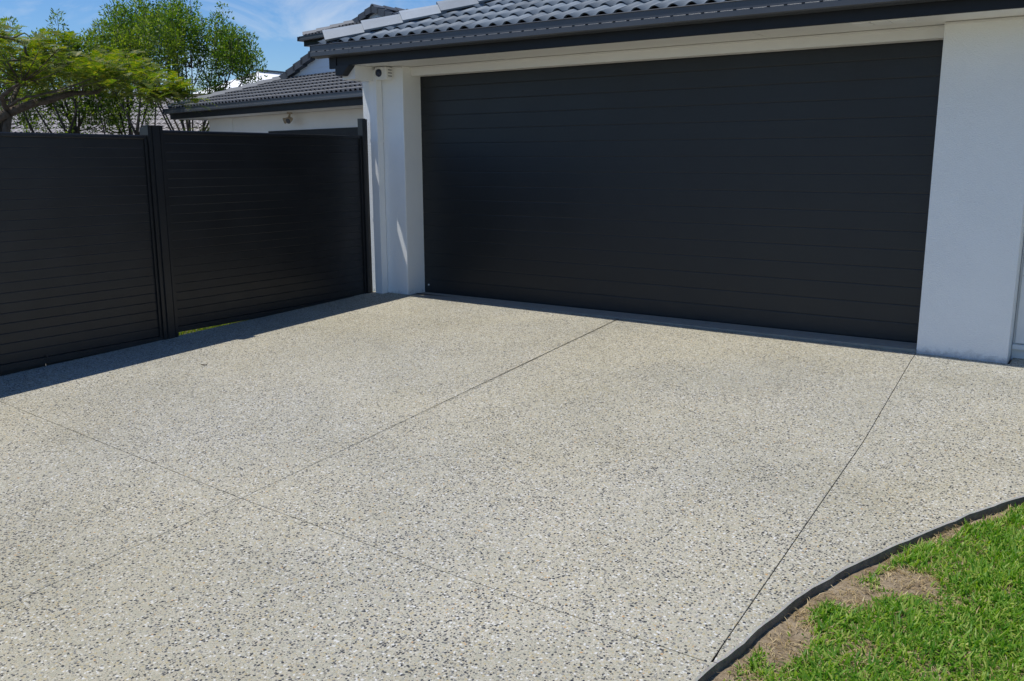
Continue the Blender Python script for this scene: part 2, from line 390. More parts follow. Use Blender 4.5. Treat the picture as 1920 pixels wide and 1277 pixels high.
def slab(name, outline, rim, parent):
    """outline ccw list of 2D points; rim[i] = (inset, material slot) of the edge i -> i+1"""
    n = len(outline); rings = [[], [], []]
    for i in range(n):
        p = outline[i]; a = outline[i-1]; b = outline[(i+1) % n]
        d1 = (p-a).normalized(); d2 = (b-p).normalized()
        n1 = Vector((-d1.y, d1.x)); n2 = Vector((-d2.y, d2.x))
        w1, w2 = rim[i-1][0], rim[i][0]
        if d1.dot(d2) > 0.93: q = p+((n1+n2).normalized())*((w1+w2)/2)
        else:
            det = d1.x*(-d2.y)+d2.x*d1.y; rhs = (p+n2*w2)-(p+n1*w1)
            t = (rhs.x*(-d2.y)+d2.x*rhs.y)/det if abs(det) > 1e-6 else 0
            q = p+n1*w1+d1*max(-0.03, min(0.03, t))
        drop = 0.25*max(w1, w2)+0.0015
        rings[0].append((q.x, q.y, gz(q.x, q.y)))
        rings[1].append((p.x, p.y, gz(p.x, p.y)-drop))
        rings[2].append((p.x, p.y, gz(p.x, p.y)-0.11))
    mbx = MB(); v = rings[0]+rings[1]+rings[2]
    mbx.add(v, [tuple(range(n))])
    for i in range(n):
        j = (i+1) % n
        mbx.f.append((n+i, n+j, j, i)); mbx.mi.append(rim[i][1])
        mbx.f.append((2*n+i, 2*n+j, n+j, n+i)); mbx.mi.append(2 if rim[i][1] else 3)
    o = mbx.build(name, [M_agg, M_rim, M_cem, M_bed], parent, recalc=False); return o
drive = empty('driveway'); meta(drive, 'exposed aggregate concrete driveway sloping up to the garage', kind='structure')
def mk(*parts):
    pts = []; rim = []
    for ps, r in parts:
        for p in ps[:-1] if True else ps: pts.append(p.copy()); rim.append(r)
    return pts, rim
T = (0.0015, 0); C_ = (0.008, 1)
# far left
yj = lambda x, s: j2(x)+s*G
def loop(*segs):
    """each seg: (points, rim) in ccw order; the last point of each seg starts the next"""
    pts, rim = [], []
    for ps, r in segs:
        for k, p in enumerate(ps):
            if pts and (pts[-1]-p).length < 0.004:
                rim[-1] = r if k < len(ps)-1 else rim[-1]; continue
            pts.append(p); rim.append(r)
    if (pts[0]-pts[-1]).length < 0.004: pts.pop(); rim.pop()
    return pts, rim
xj = 2.758
a = loop((seg(lambda x: j2(x)+G2, XF, xj-0.0016, 48, 'x'), T), (seg(lambda y: j3(y)-g3(y), j2(xj)+G2, YB, 48, 'y'), T),
         ([Vector((2.4-G, YB)), Vector((XF, YB))], T), ([Vector((XF, YB)), Vector((XF, j2(XF)+G))], T))
slab('slab', *a, drive)
a = loop((seg(lambda x: j2(x)+G2, xj+0.0016, 5.05-G, 48, 'x'), T), (seg(lambda y: j1(y)-G, j2(5.05)+G, YB, 48, 'y'), T),
         ([Vector((j1(0)-G, YB)), Vector((j3(0)+G, YB))], T), (seg(lambda y: j3(y)+g3(y), YB, j2(xj)+G2, 48, 'y'), T))
slab('slab', *a, drive)
yi = min(range(len(CURB)), key=lambda i: abs(CURB[i].y+4.355))
cu_far = [p.copy() for p in CURB[yi:]]; cu_near = [p.copy() for p in CURB[:yi+1]]
c0 = cu_far[0]
a = loop(([Vector((5.052+G, c0.y+G))]+[cu_far[0]+Vector((0, G*2))]+cu_far[1:], C_), ([cu_far[-1], Vector((12.5, 0.2))], T), ([Vector((12.5, 0.2)), Vector((5.36, 0.2)), Vector((5.36, YB))], T),
         ([Vector((5.36, YB)), Vector((j1(0)+G, YB))], T), (seg(lambda y: j1(y)+G, YB, c0.y+G, 48, 'y'), T))
slab('slab', *a, drive)
a = loop(([Vector((XF, -12)), Vector((j3(-12)-G, -12))], T), (seg(lambda y: j3(y)-g3(y), -12, j2(xj)-G2, 48, 'y'), T), (seg(lambda x: j2(x)-G2, xj-0.0016, XF, 48, 'x'), T), ([Vector((XF, j2(XF)-G)), Vector((XF, -12))], T))
slab('slab', *a, drive)
a = loop(([Vector((j3(-12)+G, -12)), cu_near[0]], T), (cu_near, C_), (([cu_near[-1]]+seg(lambda x: j2(x)-G2, 5.03, xj+0.0016, 48, 'x')), T), (seg(lambda y: j3(y)+g3(y), j2(xj)-G2, -12, 48, 'y'), T))
slab('slab', *a, drive)
mb = MB(); v = [(XF+.02, -11.9), (4.9, -11.9), (4.93, -4.6), (5.03, -4.3), (5.1, -3.5), (5.48, -2.5), (6.15, -1.5), (7.2, -1.1), (12.4, -0.85), (12.4, .15), (XF+.02, .15)]
mb.add([(x, y, gz(x, y)-0.007) for x, y in v], [tuple(range(len(v)))]); o = mb.build('joint_bed', M_bed, drive)

# ------------------------------------------------------------------ garage slab
mb = MB(); mb.box(0.002, 4.77, 0.010, 4.0, -0.30, -0.004)
mb.build('garage_floor', M_sill, None, bevel=0.004)
bpy.data.objects['garage_floor']['kind'] = 'structure'; bpy.data.objects['garage_floor']['label'] = 'grey concrete garage slab edge under the garage door'

# ------------------------------------------------------------------ the garage house
house = empty('house', (0, 0, 0)); meta(house, 'white rendered garage with charcoal sectional door under a blue-grey tiled eave', 'house')
WR, WP = 4.772, 5.345
def wallbox(name, *b, mat=M_stucco, bev=0.006):
    mb = MB(); mb.box(*b); return mb.build(name, mat, house, bevel=bev)
wallbox('pillar', -0.535, 0.0, 0.0, 0.36, -0.12, 2.213)
wallbox('pillar', WR, WP, 0.0, 0.36, -0.14, 2.213)
wallbox('wall', -0.53, -0.30, 0.362, 8.0, -0.12, 2.213)
wallbox('wall', -0.298, 9.0, 7.8, 8.0, -0.12, 2.213)
wallbox('lintel', 0.002, WR-0.002, 0.12, 0.245, 2.129, 2.213, mat=M_cream, bev=0.003)
for x0, x1, y in ((-0.535, 0.0, -0.016), (0.0, WR, 0.104), (WR, WP, -0.016)):
    mb = MB(); mb.extrude([(0, 0), (0.016, 0), (0.016, 0.016), (0.008, 0.018), (0.002, 0.012)], x0+0.002, x1-0.002, ((1, 0, 0), (0, 1, 0), (0, 0, 1)))
    mb.build('cornice', M_cream, house, loc=(0, y, 2.194))
mb = MB(); mb.box(-0.36, 9.1, -0.378, 0.5, 2.2145, 2.2225); mb.build('soffit', M_cream, house)
# joint strip and vent in the soffit
for x in (1.15, 3.55, 6.0):
    mb = MB(); mb.box(x-0.012, x+0.012, -0.376, 0.10, 2.211, 2.2143); mb.build('soffit_strip', M_cream, house)
mb = MB(); mb.box(4.255, 4.625, -0.372, -0.175, 2.2095, 2.2143); vent = mb.build('soffit_vent', M_white, house)
for k in range(3):
    mb = MB(); mb.box(4.270+k*0.119, 4.372+k*0.119, -0.355, -0.192, 2.203, 2.2093); mb.build('vent_panel', M_white, vent, bevel=0.002)
# fascia
mb = MB(); mb.box(-0.47, 9.1, -0.402, -0.380, 2.208, 2.345); mb.build('fascia', M_char, house, bevel=0.002)
mb = MB(); mb.box(-0.565, -0.472, -0.410, -0.380, 2.185, 2.33); mb.build('fascia_return', M_char, house, bevel=0.002)
mb = MB(); mb.extrude([(-0.470, 2.116), (-0.392, 2.116), (-0.290, 2.2075), (-0.470, 2.2075)], -0.425, -0.340, ((0, 1, 0), (1, 0, 0), (0, 0, 1))); mb.build('eave_end_block', M_char, house)
# boxed side eave
mb = MB(); mb.box(-0.466, -0.300, -0.338, -0.002, 2.085, 2.213); mb.build('eave_box', M_white, house, bevel=0.003)
# gutter: quad profile with stepped face
gp = [(0.110, 0.0), (0.012, 0.004), (0.0, 0.012), (0.0, 0.050), (0.007, 0.055), (0.007, 0.106), (-0.001, 0.110), (0.001, 0.115), (0.013, 0.115), (0.013, 0.108), (0.013, 0.012), (0.100, 0.008), (0.106, 0.10), (0.110, 0.10)]
gy, gzz = -0.526, 2.286
gut = MB(); gut.extrude([(p, q) for p, q in gp], -0.695, 9.2, ((1, 0, 0), (0, 1, 0), (0, 0, 1)))
gutter = gut.build('gutter', M_gutter, house, loc=(0, gy, gzz))
mb = MB(); mb.box(-0.698, -0.694, gy+0.0015, gy+0.112, gzz-0.001, gzz+0.114); mb.build('gutter_end', M_gutter, gutter, loc=(0, -gy, -gzz))
mb = MB(); x = -0.62
while x < 6.0:
    mb.box(x, x+0.022, -0.0012, 0.004, 0.0495, 0.0555); x += 0.118
o = mb.build('overflow_slots', M_dark, gutter); o['kind'] = 'stuff'
for x in (-0.20, 3.05, 6.1):
    mb = MB(); mb.extrude([(p-0.0012, q-0.001 if q < 0.01 else q+0.0005) for p, q in gp[:8]]+[(0.02, 0.1155), (0.0995, 0.002)], x, x+0.012, ((1, 0, 0), (0, 1, 0), (0, 0, 1)))
    mb.build('gutter_joint', M_gutter, gutter)
gut = MB(); gut.extrude([(p, q) for p, q in gp], gy+0.115, 8.2, ((0, 1, 0), (1, 0, 0), (0, 0, 1)))
gut.build('gutter', M_gutter, house, loc=(-0.620, 0, gzz))

# ---- tiles
PP = 0.1465
def tile_mesh(name, w=2*PP, ln=0.40, h0=0.017, h1=0.027, th=0.010, nseg=12, off=0.0):
    mb = MB(); n = nseg*2+1; A = []; B = []; D = []
    for i in range(n):
        x = w*i/(n-1)*1.02; c = max(0.0, 0.30+0.70*math.cos(2*math.pi*(x-off)/PP))**0.75
        A.append((x, 0.0, 0.014+h1*c)); D.append((x, 0.012, 0.014+h1*c-th-0.010*(1-c))); B.append((x, ln, 0.000+h0*c))
    mb.add(A+D+B, [(i, i+1, 2*n+i+1, 2*n+i) for i in range(n-1)]+[(n+i, n+i+1, i+1, i) for i in range(n-1)])
    me = mb.mesh(name, recalc=False, smooth=True)
    for p in me.polygons[n-1:]: p.use_smooth = False
    return me
TM = tile_mesh('tile')
TM2 = tile_mesh('tile_lowres', nseg=8, h0=0.018, h1=0.042)
TM.materials.append(M_tile); TM2.materials.append(M_tile_far)
def cap_mesh(name, mt, w=0.155, ln=0.43, h=0.085, th=0.022):
    prof = [(-w, -0.02), (-w*0.45, h*0.72), (-0.02, h), (0.02, h), (w*0.45, h*0.72), (w, -0.02), (w-0.02, -0.035), (w*0.42, h*0.72-th), (0, h-th), (-w*0.42, h*0.72-th), (-w+0.02, -0.035)]
    mb = MB(); n = len(prof)
    vs = [(p, 0, q+0.022) for p, q in prof]+[(p*0.86, ln, q*0.9) for p, q in prof]
    mb.add(vs, [(i, (i+1) % n, n+(i+1) % n, n+i) for i in range(n)]+[tuple(range(n))[::-1]])
    me = mb.mesh(name); me.materials.append(mt); return me
CAP = cap_mesh('cap_tile', M_cap); CAP2 = cap_mesh('cap_tile_far', M_capfar, 0.12, 0.40, 0.07)
def tile_slope(roof, mesh, u0, u1, rows, pitch, keep, expo=0.322, jit=0.0015, start_w=0.0, rg=random.Random(5)):
    """tiles in the roof's own frame: u along the eave, w up the plan"""
    ang = math.atan(pitch); cnt = 0
    nt_ = int((u1-u0)/(2*PP))
    for r in range(rows):
        for k in range(nt_):
            u = u0+k*2*PP; d = start_w+r*expo
            w = d*math.cos(ang); z = d*math.sin(ang)
            if not keep(u+PP, w+0.15): continue
            link('tile', mesh, None, roof, (u+rg.uniform(-jit, jit), w+rg.uniform(-jit, jit), z+rg.uniform(0, jit)), (ang+rg.uniform(-.004, .004), 0, rg.uniform(-.003, .003))); cnt += 1
    return cnt
def hip_caps(roof, mesh, a, direction, n, step, tilt_right=0):
    d = Vector(direction).normalized(); q = d.to_track_quat('Y', 'Z')
    for k in range(n):
        o = link('cap_tile', mesh, None, roof, Vector(a)+d*step*k); o.rotation_euler = q.to_euler()

PITCH_R = 0.37; X0, Y0, Z0 = -0.60, -0.470, 2.395
# underlay
def up_z(x, y): return Z0-0.012+PITCH_R*min(y-Y0, 4.0-abs(0))
mb = MB(); RW = 4.2
P_ = lambda u, w, z: (X0+u, Y0+w, Z0-0.012+z)
mb.add([P_(0, 0, 0), P_(12, 0, 0), P_(12, RW, RW*PITCH_R), P_(RW, RW, RW*PITCH_R)], [(0, 1, 2, 3)])
mb.add([P_(0, 0, 0), P_(RW, RW, RW*PITCH_R), P_(RW, RW+.8, RW*PITCH_R), P_(0, 8.8, 0)], [(0, 1, 2, 3)])
mb.add([P_(RW, RW, RW*PITCH_R), P_(12, RW, RW*PITCH_R), P_(12, 8.8, 0), P_(0, 8.8, 0), P_(RW, RW+.8, RW*PITCH_R)], [(0, 1, 2, 3, 4)])
rf = mb.build('roof', M_char, house, recalc=False)
def tiles_on(rf, origin, mesh, u0, u1, rows, pitch, keep, rz=0, **kw):
    ang = math.atan(pitch); rg = random.Random(5); c_, s_ = math.cos(rz), math.sin(rz); expo = 0.322; o0 = Vector(origin)
    for r in range(rows):
        for k in range(int((u1-u0)/(2*PP))):
            u = u0+k*2*PP; w = r*expo*math.cos(ang); z = r*expo*math.sin(ang)
            if not keep(u+PP, w+0.12): continue
            u += rg.uniform(-.002, .002); w += rg.uniform(-.003, .003)
            loc = o0+Vector((u*c_-w*s_, u*s_+w*c_, z+rg.uniform(0, .002)))
            o = link('tile', mesh, None, rf, loc); o.rotation_euler = (Matrix.Rotation(rz, 3, 'Z')@Matrix.Rotation(ang+rg.uniform(-.004, .004), 3, 'X')@Matrix.Rotation(rg.uniform(-.003, .003), 3, 'Z')).to_euler()
tiles_on(rf, (X0, Y0, Z0), TM, 0.098-X0-0.1465*5-0.0, 6.4, 8, PITCH_R, lambda u, w: u > w-0.02)
# remaining roof covering as one ribbed sheet
def ribbed(name, origin, u0, u1, w0, w1, pitch, mt, parent, rz=0, keep=None, res=8, lip=0.016):
    expo = 0.322*math.cos(math.atan(pitch)); c_, s_ = math.cos(rz), math.sin(rz); o0 = Vector(origin)
    mbx = MB(); nu = int((u1-u0)/PP)*res; r = 0; w = w0
    while w < w1:
        for lo in range(nu):
            ua = u0+lo*PP/res; ub = ua+PP/res
            if keep and not keep((ua+ub)/2, w+expo/2): continue
            def zz(u, h): return h*(0.5+0.5*math.cos(2*math.pi*u/PP))**1.25
            pts = [(ua, w, 0.014+zz(ua, .04)), (ub, w, 0.014+zz(ub, .04)), (ub, w+expo, zz(ub, .026)), (ua, w+expo, zz(ua, .026)), (ua, w+lip*1.7, 0.014-lip+zz(ua, .026)), (ub, w+lip*1.7, 0.014-lip+zz(ub, .026))]
            mbx.add([o0+Vector((u*c_-ww*s_, u*s_+ww*c_, ww*pitch+z)) for u, ww, z in pts], [(0, 1, 2, 3), (4, 5, 1, 0)])
        w += expo
    o = mbx.build(name, mt, parent, recalc=False); o['kind'] = 'stuff'; return o
ribbed('tile_rows', (X0, Y0, Z0), 0.098-X0-0.1465*5, 11.8, 8*0.322*math.cos(math.atan(PITCH_R)), RW-0.1, PITCH_R, M_tile, rf, keep=lambda u, w: u > w, res=6)
ribbed('tile_rows', (X0, Y0, Z0), 6.4-0.0, 11.8, 0, 8*0.31*math.cos(math.atan(PITCH_R)), PITCH_R, M_tile, rf, res=6)
hip_caps(rf, CAP, (X0+0.03, Y0+0.03, Z0+0.035), (1, 1, PITCH_R), 14, 0.375)
hip_caps(rf, CAP, (X0+RW, Y0+RW, Z0+RW*PITCH_R+.03), (1, 0, 0), 18, 0.385)

# ---- downpipe
mb = MB(); mb.box(-0.362, -0.267, -0.088, -0.006, -0.02, 2.19); dp = mb.build('downpipe', M_white, house, bevel=0.005)
for z in (0.72, 1.50):
    mb = MB(); mb.box(-0.366, -0.263, -0.092, -0.003, z, z+0.03); mb.build('pipe_strap', M_white, dp, bevel=0.002)
# ---- garage door
DY = 0.26; H0, H1 = -0.001, 2.16
mb = MB(); mb.box(-0.05, 4.95, DY+0.03, DY+0.05, 0.02, 2.2); gd = mb.build('garage_door', M_dark, house)
sh = (H1-H0)/16
mb = MB(); mb.extrude([(0.03, 0.0001), (0.0020, 0.0001), (0.0007, 0.0025), (0.0, 0.008), (0.0, sh-0.005), (0.0012, sh-0.0003), (0.03, sh-0.0003)], 0.0, 4.96, ((1, 0, 0), (0, 1, 0), (0, 0, 1)))
sl = mb.mesh('door_slat'); sl.materials.append(M_door)
for k in range(16): link('slat', sl, None, gd, (-0.05, DY, H0+k*sh))
mb = MB(); mb.box(-0.05, 4.95, DY+0.002, DY+0.028, -0.0038, -0.0013); mb.build('rubber_seal', M_dark, gd)
mb = MB(); mb.tube([(0.055, DY-0.006, 0.075), (0.055, DY+0.002, 0.075)], 0.009, 10); mb.build('door_lock', M_white, gd)
# ---- recessed wall right of the pillar
mb = MB(); mb.box(WP+0.002, 9.0, 0.20, 0.4, -0.14, 2.213); mb.build('wall', M_white, house)
for k, (z0, z1) in enumerate(((0.085, 0.545), (0.551, 1.01), (1.016, 1.475), (1.481, 1.94), (1.946, 2.19))):
    mb = MB(); mb.box(WP+0.018, 9.0, 0.176, 0.198, z0, z1); mb.build('cladding_board', M_white, house, bevel=0.002)
mb = MB(); mb.box(WP+0.004, 9.0, 0.160, 0.198, 0.042, 0.075); mb.build('ledge', M_white, house, bevel=0.003)

# ------------------------------------------------------------------ alarm siren
al = empty('alarm_siren', (-0.19, 0, 2.09)); meta(al, 'white alarm siren box with dark blue strobe under the eave', 'alarm siren')
mb = MB(); mb.box(-0.07, 0.07, -0.105, -0.001, 0.0, 0.118); mb.build('case', M_white, al, bevel=0.008, seg=3)
M_blue, _, _ = mat('blue_lens', (0.006, 0.016, 0.05), 0.15, 0.6)
mb = MB()
for k in range(7):
    pass
bm = bmesh.new(); bmesh.ops.create_uvsphere(bm, u_segments=24, v_segments=14, radius=0.037); me = bpy.data.meshes.new('strobe'); bm.to_mesh(me); bm.free()
for p in me.polygons: p.use_smooth = True
o = link('strobe', me, M_blue, al, (-0.018, -0.108, 0.062)); o.scale = (1, 0.75, 1)
mb = MB(); mb.box(0.068, 0.078, -0.098, -0.012, 0.008, 0.110); gr = mb.build('grille', M_cream, al, bevel=0.002)
for k in range(3):
    mb = MB(); mb.box(0.0785, 0.0795, -0.080, -0.028, 0.028+k*0.028, 0.036+k*0.028); mb.build('slot', M_gutter, gr)

# ------------------------------------------------------------------ fence
fence = empty('fence', (-0.434, -2.45, -0.1)); meta(fence, 'tall charcoal slat fence running from garage pillar to the driveway front', 'fence')
fo = Vector((0.434, 2.45, 0.1))
def fpart(mbx, name, par=fence, bev=0.0015):
    return mbx.build(name, M_fence, par, bevel=bev, loc=fo)
XQ = -0.434
spit = 0.0695
mb = MB(); mb.extrude([(0.0, 0.0), (0.0050, 0.0010), (0.006, 0.004), (0.006, spit-0.003), (0.0050, spit-0.0002), (-0.010, spit-0.0003), (-0.010, 0.0)], 0, 1.0, ((0, 1, 0), (1, 0, 0), (0, 0, 1)))
slm = mb.mesh('fence_slat'); slm.materials.append(M_fence)
def panel(y0, y1, zb, zt):
    n = round((zt-zb)/spit); s = (zt-zb)/n; rg = random.Random(int(abs(y0)*100))
    for k in range(n):
        o = link('slat', slm, None, fence, fo+Vector((XQ-0.012+rg.uniform(-.0003, .0003), y0, zb+k*s)), (0, rg.uniform(-.006, .006), 0)); o.scale = (1, y1-y0, s/spit)
    mb = MB(); mb.extrude([(-0.040, 0), (0.004, 0), (0.006, 0.004), (0.006, 0.022), (0.000, 0.030), (-0.034, 0.030), (-0.040, 0.022)], y0, y1, ((0, 1, 0), (1, 0, 0), (0, 0, 1)))
    mb.build('top_rail', M_fence, fence, loc=fo+Vector((XQ, 0, zt)))
    mb = MB(); mb.box(XQ-0.024, XQ+0.014, y0, y1, zb-0.045, zb); fpart(mb, 'bottom_rail')
    mb = MB(); mb.box(XQ-0.020, XQ+0.010, y0+0.001, y0+0.022, zb, zt); fpart(mb, 'side_channel')
    mb = MB(); mb.box(XQ-0.020, XQ+0.010, y1-0.022, y1-0.001, zb, zt); fpart(mb, 'side_channel')
    mb = MB(); mb.box(XQ-0.0265, XQ-0.0225, y0+0.002, y1-0.002, zb, zt); fpart(mb, 'backing', bev=0)
for ya, yb in ((-5.19, -3.47), (-3.462, -2.52)):
    mb = MB(); g0, g1 = gz(XQ, ya)-0.02, gz(XQ, yb)-0.02; zt_ = -0.112
    mb.add([(XQ-0.022, ya, g0), (XQ-0.022, yb, g1), (XQ-0.022, yb, zt_), (XQ-0.022, ya, zt_), (XQ-0.014, ya, g0), (XQ-0.014, yb, g1), (XQ-0.014, yb, zt_), (XQ-0.014, ya, zt_)],
           [(0, 3, 2, 1), (4, 5, 6, 7), (0, 1, 5, 4), (2, 3, 7, 6), (0, 4, 7, 3), (1, 2, 6, 5)]); fpart(mb, 'kick_board', bev=0)
panel(-2.378, -0.150, -0.010, 1.537)
panel(-5.20, -2.512, -0.065, 1.495)
panel(-8.0, -5.33, -0.165, 1.385)
def post(yc, w, zb, zt, dx=0.0):
    mb = MB(); h = w/2
    prof = [(-0.04, -h), (0.026, -h), (0.026, -h+0.022), (0.021, -h+0.026), (0.021, -h+0.034), (0.034, -h+0.038), (0.034, h-0.038), (0.021, h-0.034), (0.021, h-0.026), (0.026, h-0.022), (0.026, h), (-0.04, h)]
    mb.extrude(prof, zb, zt, ((0, 0, 1), (1, 0, 0), (0, 1, 0)))
    p = mb.build('post', M_fence, fence, loc=fo+Vector((XQ+dx, yc, 0)))
    mb = MB(); mb.box(-0.043, 0.037, -h-0.003, h+0.003, zt, zt+0.008); mb.build('post_cap', M_fence, p, bevel=0.002)
post(-2.445, 0.132, -0.16, 1.592)
post(-5.265, 0.132, -0.27, 1.48)
mb = MB(); mb.box(XQ-0.112, XQ-0.044, -2.492, -2.42, -0.16, 1.585); fpart(mb, 'post')
mb = MB(); mb.box(XQ-0.040, XQ+0.026, -0.148, -0.105, -0.12, 1.73); fpart(mb, 'post')
mb = MB(); mb.box(XQ-0.012, XQ+0.020, -0.103, -0.075, -0.08, 1.725); fpart(mb, 'post')
# thin joint cover on the bottom rail
mb = MB(); mb.box(XQ+0.0145, XQ+0.0165, -3.47, -3.455, -0.11, -0.05); fpart(mb, 'rail_joint')

# ------------------------------------------------------------------ house wing and upper roof
def gablet_house(name, label, origin, rz, zg, ulen, t, gw, pitch, wall_off, wall_u0, wall_u1, depth, hip_right, extras=None, front_full=True):
    H = empty(name, origin, rz); meta(H, label, 'house')
    zz = zg-origin[2]
    # gutter, fascia, soffit, wall in local axes (x along gutter, y back)
    mb = MB(); mb.extrude(gp, -0.02, ulen, ((1, 0, 0), (0, 1, 0), (0, 0, 1))); mb.build('gutter', M_gutter, H, loc=(0, -0.10, zz-0.115))
    mb = MB(); mb.extrude(gp, -0.10, depth, ((0, 1, 0), (1, 0, 0), (0, 0, 1))); mb.build('gutter', M_gutter, H, loc=(-0.10, 0, zz-0.115))
    mb = MB(); mb.box(0.03, ulen, 0.018, 0.04, zz-0.235, zz-0.02); mb.build('fascia', M_char, H)
    mb = MB(); mb.box(0.018, 0.029, 0.018, depth, zz-0.235, zz-0.02); mb.build('fascia', M_char, H)
    mb = MB(); mb.box(0.032, ulen, 0.042, wall_off+0.3, zz-0.232, zz-0.222); mb.build('soffit', M_cream, H)
    mb = MB(); mb.box(wall_u0, wall_u1, wall_off, wall_off+0.25, -0.3, zz-0.233); mb.build('wall', M_white, H)
    mb = MB(); mb.box(wall_u0, wall_u0+0.25, wall_off+0.251, depth-0.3, -0.3, zz-0.233); mb.build('wall', M_white, H)
    mb = MB(); z0 = zz-0.012; q = lambda u, w, z: (u, w, z0+z)
    if hip_right:
        mb.add([q(0, 0, 0), q(ulen, 0, 0), q(ulen-t, t, t*pitch), q(t, t, t*pitch)], [(0, 1, 2, 3)])
    else:
        mb.add([q(0, 0, 0), q(ulen, 0, 0), q(ulen, t, t*pitch), q(t, t, t*pitch)], [(0, 1, 2, 3)])
    # gabled upper part running back
    u0, u1 = t, t+gw; um = (u0+u1)/2; zp = (um)*pitch; zb = t*pitch
    mb.add([q(0, 0, 0), q(t, t, zb), q(um, t, zp), q(um, depth, zp), q(0, depth, 0)], [(0, 1, 2, 3, 4)])
    ue = um+um
    mb.add([q(um, t, zp), q(u1, t, zb), q(ue, 0.0 if hip_right else t, 0 if hip_right else 0.0), q(ue, depth, 0), q(um, depth, zp)], [(0, 1, 2, 3, 4)])
    if not hip_right and ulen > ue: mb.add([q(u1, t, zb), q(ulen, t, zb), q(ulen, t+2, zb-0.6), q(u1, t+2, zb-0.6)], [(0, 1, 2, 3)])
    rf = mb.build('roof', M_char, H, recalc=False)
    tiles_on(rf, (0, 0, zz), TM2, 0.02, ulen, int(t/(0.322*math.cos(math.atan(pitch))))+2, pitch, lambda u, w: (u > w-0.02) and w < t+0.14 and (not hip_right or u < ulen-w+0.02))
    hip_caps(rf, CAP2, (0.02, 0.02, zz+0.03), (1, 1, pitch), int(t*1.45/0.36)+1, 0.36)
    if hip_right: hip_caps(rf, CAP2, (ulen-0.02, 0.02, zz+0.03), (-1, 1, pitch), int(t*1.45/0.36)+1, 0.36)
    # gablet wall
    zo = zz
    mb = MB(); mb.add([(u0+0.05, t+0.10, zo+zb-.02), (u1-0.05, t+0.10, zo+zb-.02), (um, t+0.10, zo+zp-.04), (u0+0.05, t+0.2, zo+zb-.02), (u1-0.05, t+0.2, zo+zb-.02), (um, t+0.2, zo+zp-.04)], [(0, 1, 2), (3, 5, 4), (0, 3, 4, 1), (1, 4, 5, 2), (2, 5, 3, 0)])
    gwl = mb.build('gable_wall', M_whiteroof, H)
    for k in range(1, 6):
        zc = zo+zb+k*0.19
        if zc > zo+zp-0.1: break
        e = (zc-zo-zb)/pitch
        mb = MB(); mb.box(u0+e+0.12, u1-e-0.12, t+0.094, t+0.0995, zc, zc+0.012); mb.build('board_lap', M_white, gwl)
    # barge tiles stepping up both rakes
    L_ = math.hypot(um-u0, zp-zb); n = max(2, int(round(L_/0.34)))
    for sgn in (1, -1):
        ug = u0 if sgn == 1 else u1
        for k in range(n):
            f0, f1 = k/n, (k+1)/n+0.04
            ua, za = ug+sgn*(um-u0)*f0, zb+(zp-zb)*f0; ub, zb2 = ug+sgn*(um-u0)*f1, zb+(zp-zb)*f1
            mb = MB(); lift = 0.035
            v = [(ua, t-0.03, zo+za-0.09+lift), (ub, t-0.03, zo+zb2-0.09), (ub, t-0.03, zo+zb2+0.065), (ua, t-0.03, zo+za+0.065+lift)]
            v += [(a_, t+0.20, c_) for a_, b_, c_ in v]
            mb.add(v, [(0, 1, 2, 3), (4, 7, 6, 5), (0, 4, 5, 1), (1, 5, 6, 2), (2, 6, 7, 3), (3, 7, 4, 0)])
            mb.build('barge_tile', M_cap if False else M_tile_far, rf)
    hip_caps(rf, CAP2, (um, t+0.0, zo+zp+0.03), (0, 1, 0), 10, 0.37)
    return H, rf
WU = Vector((0.9828, -0.1846, 0)); WRZ = math.atan2(WU.y, WU.x)
wing, wrf = gablet_house('house_wing', 'low white house wing with grey tiled hip roof beyond the fence', (-12.86, 6.36, 0), WRZ, 2.50, 10.5, 1.85, 3.9, 0.335, 0.62, 0.72, 10.4, 9.0, False)
# dark roller door in the wing wall, pale pilaster strip
mb = MB(); mb.box(3.4, 9.6, 0.606, 0.619, -0.05, 1.93); wd = mb.build('roller_door', M_char, wing)
for k in range(18):
    mb = MB(); mb.box(3.42, 9.58, 0.598, 0.6055, k*0.107, k*0.107+0.100); mb.build('door_slat', M_char, wd)
mb = MB(); mb.box(1.62, 1.86, 0.600, 0.619, -0.05, 2.26); mb.build('pilaster', M_white, wing, bevel=0.004)
mb = MB(); mb.box(0.73, 9.9, 0.596, 0.619, 2.235, 2.262); mb.build('cornice', M_cream, wing)

upper, urf = gablet_house('upper_roof_house', 'small raised house roof with gablet behind the garage roof', (-12.12, 9.91, 0), math.atan2(-0.16, 0.987), 4.41, 3.58, 0.91, 1.63, 0.34, 0.5, 0.55, 3.0, 6.0, True)

